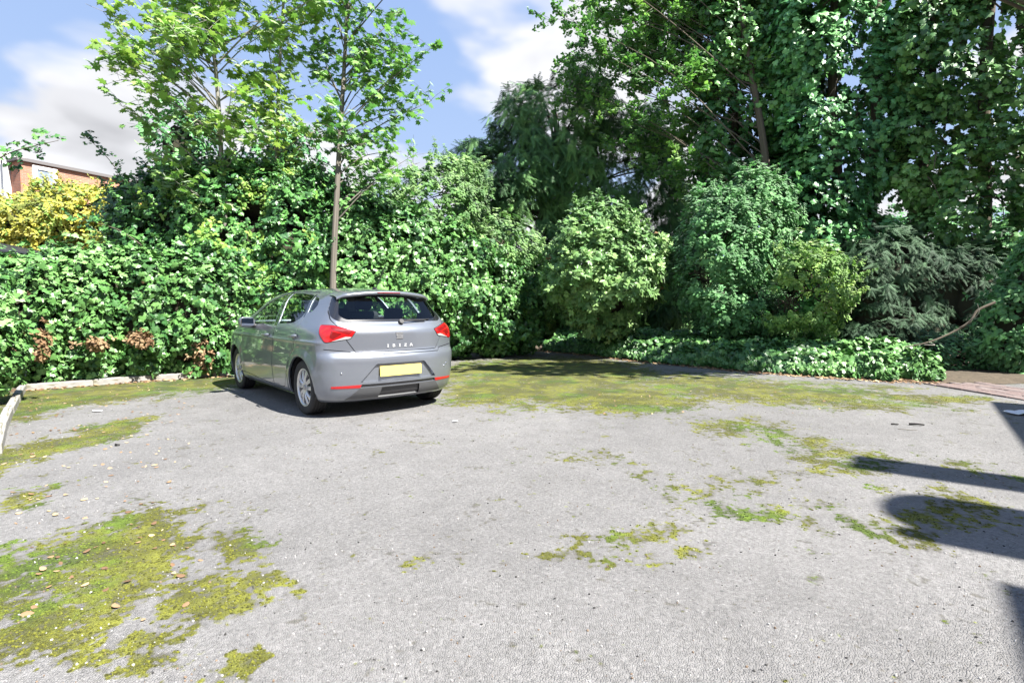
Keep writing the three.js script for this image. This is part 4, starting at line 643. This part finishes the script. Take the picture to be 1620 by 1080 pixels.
    for (const t of from) {
      const c = [0, 1, 2, 3, 4, 5].map((d) => (t[0][d] + t[1][d] + t[2][d]) / 3), f = t.map(proj);
      if (!faces(c) || Math.min(f[0][0], f[1][0], f[2][0]) > x1 || Math.max(f[0][0], f[1][0], f[2][0]) < x0 || Math.min(f[0][1], f[1][1], f[2][1]) > y1 || Math.max(f[0][1], f[1][1], f[2][1]) < y0) { outside.push(t); continue; }
      let rest = [[t, f]], hit = false;
      for (const pc of pieces) {
        const next = [];
        for (const [poly, flat] of rest) {
          let cur = poly, cf = flat; const off = [];
          for (let e = 0; e < 3 && cur.length > 2; e++) {
            const [L, Lf, R, Rf] = clipTri(cur, cf, pc[e], pc[(e + 1) % 3]);
            if (R.length > 2) off.push([R, Rf]);
            cur = L; cf = Lf;
          }
          if (cur.length > 2) { hit = true; inside.push(...fan(cur)); next.push(...off); } else next.push([poly, flat]);
        }
        rest = next;
      }
      if (!hit) outside.push(t); else for (const [poly] of rest) outside.push(...fan(poly));
    }
    const big = (t) => { const [a, b, c] = t, u = [b[0] - a[0], b[1] - a[1], b[2] - a[2]], v = [c[0] - a[0], c[1] - a[1], c[2] - a[2]]; return Math.hypot(u[1] * v[2] - u[2] * v[1], u[2] * v[0] - u[0] * v[2], u[0] * v[1] - u[1] * v[0]) > 1e-9; };
    return [inside.filter(big), outside.filter(big)];
  }
  const moved = (sk, d) => sk.map((t) => t.map((v) => [v[0] + v[3] * d, v[1] + v[4] * d, v[2] + v[5] * d, v[3], v[4], v[5]]));
  const toGeo = (sk) => { const p = [], q = []; for (const t of sk) for (const v of t) { p.push(v[0], v[1], v[2]); q.push(v[3], v[4], v[5]); } return geom(p, q); };
  function rim(sk, depth, near) {   // the skin's open border turned inwards, so that a panel has an edge
    const key = (v) => v.slice(0, 3).map((x) => Math.round(x * 20000)).join(), ed = new Map();
    for (const t of sk) for (let i = 0; i < 3; i++) { const a = t[i], b = t[(i + 1) % 3], k1 = key(a) + '|' + key(b), k2 = key(b) + '|' + key(a); if (ed.has(k2)) ed.delete(k2); else ed.set(k1, [a, b]); }
    const out = [];
    for (const [a, b] of ed.values()) {
      if (near && !near([(a[0] + b[0]) / 2, (a[1] + b[1]) / 2, (a[2] + b[2]) / 2])) continue;
      const e = [b[0] - a[0], b[1] - a[1], b[2] - a[2]], m = a.slice(3), nn = [e[1] * m[2] - e[2] * m[1], e[2] * m[0] - e[0] * m[2], e[0] * m[1] - e[1] * m[0]], L = Math.hypot(...nn) || 1, q = nn.map((x) => x / L);
      const A = [...a.slice(0, 3), ...q], B = [...b.slice(0, 3), ...q], C = [0, 1, 2].map((d) => b[d] + b[3 + d] * depth).concat(q), D = [0, 1, 2].map((d) => a[d] + a[3 + d] * depth).concat(q);
      out.push([A, D, C], [A, C, B]);
    }
    return out;
  }
  const rounded = (pts, r) => {   // outline with rounded corners; a point may carry its own radius
    const o = [];
    pts.forEach((p, i) => {
      const a = pts[(i + pts.length - 1) % pts.length], b = pts[(i + 1) % pts.length], rr = p[2] ?? r, la = Math.hypot(a[0] - p[0], a[1] - p[1]), lb = Math.hypot(b[0] - p[0], b[1] - p[1]), k = Math.min(rr, la * 0.45, lb * 0.45);
      const A = [p[0] + ((a[0] - p[0]) / la) * k, p[1] + ((a[1] - p[1]) / la) * k], B = [p[0] + ((b[0] - p[0]) / lb) * k, p[1] + ((b[1] - p[1]) / lb) * k];
      for (let s = 0; s <= 5; s++) { const t = s / 5; o.push([(1 - t) ** 2 * A[0] + 2 * t * (1 - t) * p[0] + t * t * B[0], (1 - t) ** 2 * A[1] + 2 * t * (1 - t) * p[1] + t * t * B[1]]); }
    });
    return o;
  };
  const along = (outline, view) => (p) => { const q = VIEWS[view][0](p); return outline.some((a, i) => { const b = outline[(i + 1) % outline.length], ux = b[0] - a[0], uy = b[1] - a[1], t = clamp(((q[0] - a[0]) * ux + (q[1] - a[1]) * uy) / (ux * ux + uy * uy + 1e-12)); return Math.hypot(q[0] - a[0] - ux * t, q[1] - a[1] - uy * t) < 0.0012; }); };
  const circle = (cx, cy, r, m = 56) => Array.from({ length: m }, (_, i) => [cx + r * Math.cos((i / m) * 2 * Math.PI), cy + r * Math.sin((i / m) * 2 * Math.PI)]);
  const strip = (line, w) => {   // thin outline along a line
    const L = [], R = [];
    line.forEach((p, i) => { const a = line[Math.max(0, i - 1)], b = line[Math.min(line.length - 1, i + 1)], d = Math.hypot(b[0] - a[0], b[1] - a[1]), nx = -(b[1] - a[1]) / d, ny = (b[0] - a[0]) / d; L.push([p[0] + nx * w / 2, p[1] + ny * w / 2]); R.push([p[0] - nx * w / 2, p[1] - ny * w / 2]); });
    return [...L, ...R.reverse()];
  };

  // ------------------------------ paint and the rest
  const paint = phy({ color: col(0.225, 0.245, 0.285), metalness: 0.62, roughness: 0.36, clearcoat: 1, clearcoatRoughness: 0.035 });
  const black = std({ color: col(0.018, 0.018, 0.02), roughness: 0.45 }), gloss = phy({ color: col(0.012, 0.012, 0.014), roughness: 0.25, clearcoat: 1, clearcoatRoughness: 0.05 });
  const rubber = std({ color: col(0.022, 0.022, 0.023), roughness: 0.8 }), plastic = std({ color: col(0.045, 0.046, 0.05), roughness: 0.55 });
  const glass = phy({ color: col(0.72, 0.80, 0.79), transmission: 1, roughness: 0, thickness: 0, ior: 1.5 });
  const lining = std({ color: col(0.06, 0.06, 0.065), roughness: 0.9 }), fabric = std({ color: col(0.035, 0.036, 0.042), roughness: 0.95 });
  const alloy = std({ color: col(0.62, 0.62, 0.62), metalness: 0.75, roughness: 0.33 });
  const chrome = std({ color: col(0.75, 0.76, 0.78), metalness: 1, roughness: 0.12 });
  const badgeSilver = std({ color: col(0.78, 0.79, 0.8), metalness: 0.35, roughness: 0.35 });
  const red = phy({ color: col(0.40, 0.007, 0.009), roughness: 0.18, clearcoat: 1, clearcoatRoughness: 0.03 });
  const redDeep = phy({ color: col(0.17, 0.004, 0.005), roughness: 0.25, clearcoat: 1, clearcoatRoughness: 0.03 });
  const clearLamp = phy({ color: col(0.75, 0.76, 0.78), roughness: 0.12, metalness: 0.6, clearcoat: 1, clearcoatRoughness: 0.02 });

  // ------------------------------ cutting the skin up
  const sides = ['left', 'right'];
  const arch = 0.352;
  for (const s of sides) for (const ax of [0, 2.564]) skin = cut(skin, circle(ax, 0.30, arch), s)[1];
  // windows of one side (x, y)
  const frontWin = rounded([[2.12, 0.965, 0.03], [2.07, 1.03, 0.05], [1.66, 1.262, 0.2], [1.33, 1.355, 0.1], [1.14, 1.372, 0.03], [0.965, 0.985, 0.03]], 0.03);
  const rearWin = rounded([[0.825, 0.995, 0.03], [1.02, 1.374, 0.03], [0.62, 1.364, 0.05], [0.25, 1.335, 0.03], [0.165, 1.10, 0.06], [0.34, 1.015, 0.14]], 0.03);
  const quarterWin = rounded([[0.115, 1.125, 0.02], [0.195, 1.326, 0.02], [0.03, 1.288, 0.05], [-0.03, 1.225, 0.04], [0.01, 1.145, 0.05]], 0.02);
  const pillar = [[0.845, 0.972], [1.035, 1.382], [1.125, 1.382], [0.945, 0.972]];
  const pillarRear = [[0.125, 1.085], [0.205, 1.342], [0.243, 1.345], [0.158, 1.085]];
  const frontDoor = rounded([[2.30, 0.87, 0.02], [2.26, 0.30, 0.06], [0.96, 0.235, 0.04], [0.895, 0.95, 0.01], [1.08, 1.392, 0.03], [1.34, 1.378, 0.1], [1.68, 1.283, 0.2], [2.16, 1.00, 0.03]], 0.03);
  const rearDoor = rounded([[0.945, 0.235, 0.03], [0.56, 0.25, 0.06], [0.41, 0.48, 0.12], [0.20, 0.72, 0.12], [0.125, 1.03, 0.1], [0.24, 1.37, 0.03], [1.065, 1.392, 0.02], [0.88, 0.95, 0.01]], 0.03);
  const kit = {};
  for (const s of sides) {
    const k = kit[s] = {};
    [k.frontWin, skin] = cut(skin, frontWin, s);
    [k.rearWin, skin] = cut(skin, rearWin, s);
    [k.quarterWin, skin] = cut(skin, quarterWin, s);
    [k.pillar, skin] = cut(skin, pillar, s);
    [k.pillarRear, skin] = cut(skin, pillarRear, s);
    [k.frontSeam, skin] = cut(skin, strip([...frontDoor, frontDoor[0]], 0.009), s);
    [k.frontDoor, skin] = cut(skin, frontDoor, s);
    [k.rearSeam, skin] = cut(skin, strip([...rearDoor, rearDoor[0]], 0.009), s);
    [k.rearDoor, skin] = cut(skin, rearDoor, s);
    [k.sill, skin] = cut(skin, [[0.2, 0.1], [0.2, 0.215], [2.35, 0.215], [2.35, 0.1]], s);
  }
  // tail lamps, seen along the corner (t runs from the side towards the middle of the tail)
  const lampL = rounded([[0.29, 1.007, 0.02], [0.145, 1.005, 0.04], [-0.08, 0.94, 0.015], [-0.03, 0.858, 0.02], [0.215, 0.82, 0.03], [0.285, 0.925, 0.06]], 0.02);
  const lampClear = rounded([[0.105, 0.827, 0.005], [0.175, 0.825, 0.005], [0.015, 0.885, 0.005], [-0.045, 0.88, 0.005], [-0.033, 0.86, 0.01]], 0.005);
  const lampDark = rounded([[0.17, 0.99, 0.01], [-0.05, 0.933, 0.005], [-0.015, 0.9, 0.005], [0.15, 0.955, 0.01]], 0.005);
  const lampDark2 = rounded([[0.15, 0.94, 0.005], [0.045, 0.911, 0.005], [0.135, 0.855, 0.01], [0.165, 0.875, 0.005]], 0.005);
  const lamps = {};
  for (const s of sides) {
    const k = lamps[s] = {}, v = 'back' + s;
    [k.rimStrip, skin] = cut(skin, strip([...lampL, lampL[0]], 0.008), v);
    [k.body, skin] = cut(skin, lampL, v);
    [k.clear, k.body] = cut(k.body, lampClear, v);
    [k.dark, k.body] = cut(k.body, lampDark, v);
    [k.dark2, k.body] = cut(k.body, lampDark2, v);
  }
  // tail (z, y)
  const mirrored = (half) => [...half, ...half.slice().reverse().map(([a, b, r]) => [-a, b, r])];
  const rearScreen = rounded(mirrored([[-0.62, 1.032, 0.08], [-0.69, 1.085, 0.05], [-0.60, 1.345, 0.03]]), 0.03);
  let screen, gate, gateSeam, bumper, bumperSeam, recess, diffuser, diffTop, mids, reflect = {};
  [screen, skin] = cut(skin, rearScreen, 'back');
  const gateLine = rounded(mirrored([[-0.50, 0.712, 0.02], [-0.595, 0.855, 0.02], [-0.66, 1.0, 0.03], [-0.70, 1.06, 0.03], [-0.61, 1.365, 0.01]]), 0.02);
  [gateSeam, skin] = cut(skin, strip([...gateLine, gateLine[0]], 0.008), 'back');
  [gate, skin] = cut(skin, gateLine, 'back');
  const lowSeam = strip([[-0.80, 0.752], [-0.56, 0.722], [-0.53, 0.684], [0.53, 0.684], [0.56, 0.722], [0.80, 0.752]], 0.008);
  [bumperSeam, skin] = cut(skin, lowSeam, 'back');
  const recessLine = rounded(mirrored([[-0.475, 0.392, 0.02], [-0.30, 0.585, 0.02]]), 0.02);
  [recess, skin] = cut(skin, recessLine, 'back');
  for (const [s, g] of [['left', -1], ['right', 1]]) [reflect[s], skin] = cut(skin, [[g * 0.46, 0.368], [g * 0.475, 0.334], [g * 0.75, 0.338], [g * 0.75, 0.362]], 'back');
  [diffTop, skin] = cut(skin, [[-0.458, 0.37], [0.458, 0.37], [0.472, 0.336], [-0.472, 0.336]], 'back');
  [diffuser, skin] = cut(skin, mirrored([[-0.47, 0.335], [-0.60, 0.205]]), 'back');
  const midLine = mirrored([[-0.235, 0.326], [-0.255, 0.215]]);
  [mids, diffuser] = cut(diffuser, midLine, 'back');
  [bumper, skin] = cut(skin, [[-0.95, 0.1], [-0.95, 0.60], [-0.80, 0.748], [-0.56, 0.718], [-0.53, 0.68], [0.53, 0.68], [0.56, 0.718], [0.80, 0.748], [0.95, 0.60], [0.95, 0.1]], 'back');
  // windscreen and headlamps
  let windscreen, headlamp = {};
  [windscreen, skin] = cut(skin, rounded(mirrored([[-0.70, 1.0, 0.05], [-0.55, 1.345, 0.05]]), 0.05), 'front');
  for (const s of sides) [headlamp[s], skin] = cut(skin, rounded([[2.15, 0.78], [2.55, 0.74], [2.75, 0.64], [2.5, 0.62], [2.25, 0.68]], 0.02), 'front' + s);

  // ------------------------------ parts
  const withRim = (sk, d = -0.012) => toGeo([...sk, ...rim(sk, d)]);
  const body = part(car, 'body', withRim(skin, -0.02), paint);
  part(car, 'cabin_lining', toGeo(moved(skin.filter((t) => t[0][1] > 0.5 && t[0][0] < 2.6 && t[0][0] > -0.7), -0.022)), lining);
  for (const s of sides) {
    const k = kit[s], g = s === 'left' ? -1 : 1;
    const fd = part(car, 'door', withRim(k.frontDoor), paint), rd = part(car, 'door', withRim(k.rearDoor), paint);
    part(fd, 'lining_panel', toGeo(moved(k.frontDoor, -0.02)), lining); part(rd, 'lining_panel', toGeo(moved(k.rearDoor, -0.02)), lining);
    part(fd, 'window', toGeo(moved(k.frontWin, -0.005)), glass); part(rd, 'window', toGeo(moved(k.rearWin, -0.005)), glass);
    part(car, 'window', toGeo(moved(k.quarterWin, -0.004)), glass);
    part(car, 'window_pillar', withRim([...k.pillar, ...k.pillarRear], -0.01), gloss);
    part(car, 'door_seam', toGeo(moved([...k.frontSeam, ...k.rearSeam], -0.011)), black);
    part(car, 'sill', withRim(moved(k.sill, -0.006)), plastic);
    for (const [d, hx, hy] of [[fd, 1.15, 0.85], [rd, 0.20, 0.872]]) {   // pull handles
      const zs = side(hy) + 0.006, sh = new THREE.CatmullRomCurve3([[-0.1, -0.004], [-0.085, 0.022], [0, 0.03], [0.085, 0.022], [0.1, -0.004]].map(([a, b]) => new THREE.Vector3(hx + a, hy + 0.006 * (-a / 0.1), g * (zs + b))));
      const tube = new THREE.TubeGeometry(sh, 24, 0.014, 8);
      part(d, 'handle', tube, paint);
      part(d, 'handle_recess', place(new THREE.SphereGeometry(1, 20, 12).scale(0.07, 0.026, 0.008), hx, hy, g * (zs - 0.004)), paint);
    }
    // mirror
    const mz = g * 0.955, mg = new THREE.SphereGeometry(1, 28, 18), mp = mg.attributes.position;
    for (let i = 0; i < mp.count; i++) { let x = mp.getX(i), y = mp.getY(i), z = mp.getZ(i); const e = (v, q) => Math.sign(v) * Math.pow(Math.abs(v), q); x = x < -0.25 ? -0.25 : x; mp.setXYZ(i, e(x, 0.8) * 0.10, e(y, 0.7) * 0.068 * (1 + 0.12 * g * z), e(z, 0.65) * 0.098); }
    mg.computeVertexNormals();
    const mirror = part(car, 'door_mirror', place(mg, 1.68, 1.0, mz, 0, g * -0.12, 0), paint);
    part(mirror, 'mirror_glass', place(new RoundedBoxGeometry(0.006, 0.1, 0.165, 2, 0.003), 1.639, 1.0, mz, 0, g * -0.22, 0), std({ color: col(0.85, 0.87, 0.9), metalness: 1, roughness: 0.02 }));
    part(mirror, 'mirror_foot', place(new RoundedBoxGeometry(0.11, 0.05, 0.16, 3, 0.02), 1.72, 0.95, g * 0.875), black);
    // lamps
    const L = lamps[s];
    const lamp = part(car, 'tail_lamp', withRim(moved(L.body, 0.006)), red);
    part(lamp, 'reversing_light', toGeo(moved(L.clear, 0.006)), clearLamp);
    part(lamp, 'inner_light', withRim(moved([...L.dark, ...L.dark2], 0.003)), redDeep);
    part(lamp, 'lamp_seam', toGeo(moved(L.rimStrip, -0.006)), black);
    part(car, 'headlamp', toGeo(headlamp[s]), clearLamp);
  }
  part(car, 'windscreen', toGeo(moved(windscreen, -0.004)), glass);
  const tail = part(car, 'tailgate', withRim(gate), paint);
  part(tail, 'tailgate_lining', toGeo(moved(gate, -0.02)), lining);
  part(tail, 'tailgate_seam', toGeo(moved(gateSeam, -0.012)), black);
  // rear screen: a black printed border round clear glass
  const clearView = rounded(mirrored([[-0.555, 1.062, 0.09], [-0.615, 1.11, 0.06], [-0.54, 1.31, 0.04]]), 0.04);
  const [clear, border] = cut(screen, clearView, 'back');
  part(tail, 'rear_window', toGeo(moved(clear, -0.002)), glass);
  part(tail, 'window_border', toGeo(moved(border, -0.002)), gloss);
  {
    const prof = [[-0.16, 1.4035], [-0.30, 1.395], [-0.405, 1.381], [-0.424, 1.374], [-0.43, 1.362], [-0.425, 1.345], [-0.415, 1.338], [-0.37, 1.328], [-0.30, 1.35]], nz = 40, pos = [], idx = [];
    for (let i = 0; i <= nz; i++) { const z = mix(-0.585, 0.585, i / nz), e = smooth(0.585, 0.50, Math.abs(z)); prof.forEach(([x, y], q) => pos.push(mix(-0.16, x, 0.9 + 0.1 * e) + 0.15 * Math.pow(Math.abs(z) / 0.8, 2.6) * clamp((-x - 0.1) / 0.3), y - 0.145 * z * z - (q < 6 ? 0.022 * (1 - e) : 0), z)); }
    const m = prof.length; for (let i = 0; i < nz; i++) for (let q = 0; q < m - 1; q++) { const a = i * m + q, b = a + m; idx.push(a, a + 1, b, b, a + 1, b + 1); }
    const sp = part(tail, 'roof_spoiler', geom(pos, null, idx), paint);
    part(sp, 'brake_light', place(new RoundedBoxGeometry(0.016, 0.014, 0.29, 3, 0.006), -0.427, 1.358, 0), redDeep);
  }
  // wiper
  const wz = (z, y, o) => { const x = rear(y) + 0.17 * 0.8 * Math.pow(Math.abs(z) / 0.8, 2.6); return new THREE.Vector3(x - o, y, z); };
  const arm = merge([new THREE.TubeGeometry(new THREE.CatmullRomCurve3([wz(0.06, 1.035, 0.03), wz(0.2, 1.045, 0.035), wz(0.40, 1.042, 0.02)]), 16, 0.009, 6), new THREE.TubeGeometry(new THREE.CatmullRomCurve3([wz(0.14, 1.052, 0.012), wz(0.3, 1.05, 0.012), wz(0.47, 1.055, 0.012)]), 16, 0.006, 6), place(new THREE.CylinderGeometry(0.028, 0.032, 0.04, 16), ...wz(0.06, 1.03, 0.02).toArray(), 0, 0, 1.0)]);
  part(tail, 'wiper', arm, black);
  // emblem and lettering on the tailgate
  const faceX = (z, y) => rear(y) + 0.17 * Math.pow(Math.abs(z) / 0.8, 2.6);
  const badge = (shape, depth, y, z, s) => { const g = new THREE.ExtrudeGeometry(shape, { depth, bevelEnabled: true, bevelSize: 0.0012, bevelThickness: 0.0012, bevelSegments: 1, curveSegments: 8 }); g.rotateY(-Math.PI / 2); return g.translate(faceX(0, y) - 0.001, y, z); };
  const poly = (pts) => new THREE.Shape(pts.map((p) => new THREE.Vector2(p[0], p[1])));
  // slanted S: two hooked bars and a middle stroke
  const em = [[[-0.046, 0.04], [0.048, 0.04], [0.04, 0.018], [-0.024, 0.018], [-0.024, 0.006], [-0.046, -0.004]], [[-0.046, -0.04], [0.046, -0.04], [0.046, 0.004], [0.024, -0.006], [0.024, -0.018], [-0.038, -0.018]], [[-0.02, 0.012], [0.045, 0.012], [0.02, -0.012], [-0.045, -0.012]]];
  part(tail, 'emblem', merge(em.map((p) => badge(poly(p.map(([a, b]) => [a * 0.92, b * 0.92])), 0.005, 0.882, 0.0))), std({ color: col(0.5, 0.51, 0.53), metalness: 0.8, roughness: 0.3 }));
  const letters = [];
  [...'IBIZA'].forEach((ch, i) => { const t = new TextGeometry(ch, { font, size: 0.032, depth: 0.004, curveSegments: 5 }); t.computeBoundingBox(); t.translate(-(t.boundingBox.min.x + t.boundingBox.max.x) / 2, 0, 0); t.scale(1.35, 1, 1); t.rotateY(-Math.PI / 2); t.translate(faceX(0, 0.78) - 0.001, 0.757, (i - 2) * 0.073); letters.push(t); });
  part(tail, 'lettering', merge(letters), badgeSilver);
  // bumper
  const bump = part(car, 'rear_bumper', withRim(bumper, -0.03), paint);
  part(bump, 'bumper_seam', toGeo(moved(bumperSeam, -0.012)), black);
  const well = moved(recess, -0.03); part(bump, 'plate_recess', toGeo([...well, ...rim(recess, -0.03, along(recessLine, 'back')).map((t) => [t[0], t[2], t[1]].map((v) => [v[0], v[1], v[2], -v[3], -v[4], -v[5]]))]), paint);
  part(bump, 'licence_plate', place(new RoundedBoxGeometry(0.012, 0.112, 0.52, 2, 0.004), -0.684, 0.497, 0, 0, 0, -0.06), std({ color: col(0.78, 0.62, 0.16), roughness: 0.35 }));
  for (const s of sides) part(bump, 'reflector', withRim(moved(reflect[s], 0.004)), red);
  part(bump, 'diffuser_strip', withRim(moved(diffTop, -0.012), -0.02), gloss);
  part(bump, 'diffuser', withRim(moved(diffuser, 0.004), -0.03), std({ color: col(0.085, 0.088, 0.094), roughness: 0.5 }));
  part(bump, 'diffuser_panel', toGeo([...moved(mids, -0.014), ...rim(moved(mids, -0.014), 0.016, along(midLine, 'back'))]), plastic);
  for (const [y, z] of [[0.50, -0.66], [0.50, 0.62], [0.525, 0.66]]) part(bump, 'parking_sensor', place(new THREE.SphereGeometry(0.011, 12, 8), rear(y) + 0.17 * Math.pow(Math.abs(z) / 0.8, 2.6) - 0.0, y, z), chrome);
  // underside and wheel housings
  part(car, 'underside', merge([place(new RoundedBoxGeometry(3.3, 0.1, 1.05, 2, 0.03), 1.38, 0.24, 0), place(new RoundedBoxGeometry(1.75, 0.09, 1.58, 2, 0.03), 1.28, 0.23, 0), place(new RoundedBoxGeometry(0.16, 0.12, 1.0, 2, 0.03), -0.42, 0.29, 0)]), black);
  for (const ax of [0, 2.564]) for (const g of [-1, 1]) {
    const liner = new THREE.CylinderGeometry(arch + 0.004, arch + 0.004, 0.30, 40, 1, true, 0.42 * Math.PI, 1.16 * Math.PI); liner.rotateX(Math.PI / 2);
    const wall = new THREE.CircleGeometry(arch + 0.004, 40, -0.08 * Math.PI, 1.16 * Math.PI);
    part(car, 'wheel_housing', merge([place(liner, ax, 0.30, g * 0.70), place(wall, ax, 0.30, g * 0.555)]), black);
  }
  // wheels
  const tyreProfile = [[0.205, -0.075], [0.225, -0.088], [0.262, -0.0945], [0.290, -0.088], [0.301, -0.074]];
  const tp = [...tyreProfile];
  for (const gz of [-0.05, -0.018, 0.018, 0.05]) tp.push([0.306, gz - 0.006], [0.298, gz - 0.004], [0.298, gz + 0.004], [0.306, gz + 0.006]);
  tp.push(...tyreProfile.slice().reverse().map(([r, z]) => [r, -z]));
  const tyreGeo = new THREE.LatheGeometry(tp.map(([r, z]) => new THREE.Vector2(r, z)), 64).rotateX(Math.PI / 2);
  function rimGeo() {
    const list = [];
    const barrel = new THREE.LatheGeometry([[0.150, -0.09], [0.188, -0.085], [0.19, 0.04], [0.197, 0.066], [0.214, 0.070], [0.216, 0.078], [0.208, 0.082], [0.196, 0.077], [0.186, 0.060], [0.182, 0.0]].map(([r, z]) => new THREE.Vector2(r, z)), 64).rotateX(Math.PI / 2);
    list.push(barrel);
    for (let i = 0; i < 10; i++) {   // five pairs of spokes
      const a = (Math.floor(i / 2) / 5) * 2 * Math.PI + (i % 2 ? 0.27 : -0.27) + 0.3;
      const sh = poly([[0.04, -0.014], [0.10, -0.016], [0.198, -0.024], [0.200, 0.024], [0.10, 0.016], [0.04, 0.014]]);
      const g = new THREE.ExtrudeGeometry(sh, { depth: 0.018, bevelEnabled: true, bevelSize: 0.004, bevelThickness: 0.006, bevelSegments: 2 });
      const p = g.attributes.position; for (let q = 0; q < p.count; q++) p.setZ(q, p.getZ(q) + 0.042 + 0.016 * Math.sin(clamp((p.getX(q) - 0.04) / 0.16) * Math.PI));
      g.computeVertexNormals(); g.rotateZ(a); list.push(g);
    }
    list.push(place(new THREE.CylinderGeometry(0.052, 0.058, 0.05, 32), 0, 0, 0.045, Math.PI / 2));
    return merge(list);
  }
  const rimG = rimGeo(), capG = place(new THREE.CylinderGeometry(0.028, 0.03, 0.012, 24), 0, 0, 0.074, Math.PI / 2), brake = place(new THREE.CylinderGeometry(0.13, 0.13, 0.02, 32), 0, 0, -0.01, Math.PI / 2);
  for (const ax of [0, 2.564]) for (const g of [-1, 1]) {
    const w = new THREE.Group(); w.name = 'wheel'; w.position.set(ax, 0.304, g * 0.757); w.rotation.y = g < 0 ? Math.PI : 0; car.add(w);
    part(w, 'tyre', tyreGeo, rubber); part(w, 'rim', rimG, alloy); part(w, 'hub_cap', capG, std({ color: col(0.4, 0.4, 0.42), metalness: 0.6, roughness: 0.4 })); part(w, 'brake_disc', brake, std({ color: col(0.1, 0.1, 0.1), metalness: 0.5, roughness: 0.6 }));
  }
  // aerial
  part(car, 'aerial', merge([new THREE.TubeGeometry(new THREE.CatmullRomCurve3([new THREE.Vector3(-0.05, 1.40, 0.02), new THREE.Vector3(-0.15, 1.50, 0.02), new THREE.Vector3(-0.30, 1.66, 0.02)]), 10, 0.005, 6), place(new THREE.SphereGeometry(1, 16, 10).scale(0.05, 0.025, 0.028), -0.04, 1.408, 0.02)]), black);
  // cabin
  function seat(x, z, wide, rearSeat) {
    const s = new THREE.Group(); s.name = 'seat'; car.add(s); s.position.set(x, 0, z);
    part(s, 'cushion', place(new RoundedBoxGeometry(0.5, 0.14, wide, 4, 0.06), 0.1, 0.52, 0), fabric);
    part(s, 'backrest', place(new RoundedBoxGeometry(0.13, rearSeat ? 0.56 : 0.62, wide, 4, 0.06), -0.2, rearSeat ? 0.78 : 0.84, 0, 0, 0, 0.28), fabric);
    for (const hz of rearSeat ? [-0.36, 0.36] : [0]) part(s, 'head_restraint', merge([place(new RoundedBoxGeometry(0.09, 0.17, 0.25, 4, 0.04), rearSeat ? -0.29 : -0.31, rearSeat ? 1.10 : 1.24, hz, 0, 0, 0.2), place(new THREE.CylinderGeometry(0.006, 0.006, 0.2, 8), rearSeat ? -0.27 : -0.29, rearSeat ? 1.03 : 1.13, hz - 0.06, 0, 0, 0.2), place(new THREE.CylinderGeometry(0.006, 0.006, 0.2, 8), rearSeat ? -0.27 : -0.29, rearSeat ? 1.03 : 1.13, hz + 0.06, 0, 0, 0.2)]), fabric);
  }
  seat(1.28, -0.36, 0.48); seat(1.28, 0.36, 0.48); seat(0.42, 0, 1.2, true);
  part(car, 'parcel_shelf', place(new RoundedBoxGeometry(0.42, 0.03, 1.1, 2, 0.01), -0.12, 0.98, 0), lining);
  part(car, 'dashboard', place(new RoundedBoxGeometry(0.45, 0.28, 1.4, 4, 0.1), 2.2, 0.84, 0), lining);
  part(car, 'steering_wheel', place(new THREE.TorusGeometry(0.18, 0.016, 10, 32), 1.88, 0.92, 0.36, 0, Math.PI / 2, 0), black);
  part(car, 'cabin_floor', place(new RoundedBoxGeometry(2.9, 0.04, 1.4, 2, 0.01), 1.0, 0.34, 0), lining);
  return car;
}
buildCar();
renderer.render(scene, camera);
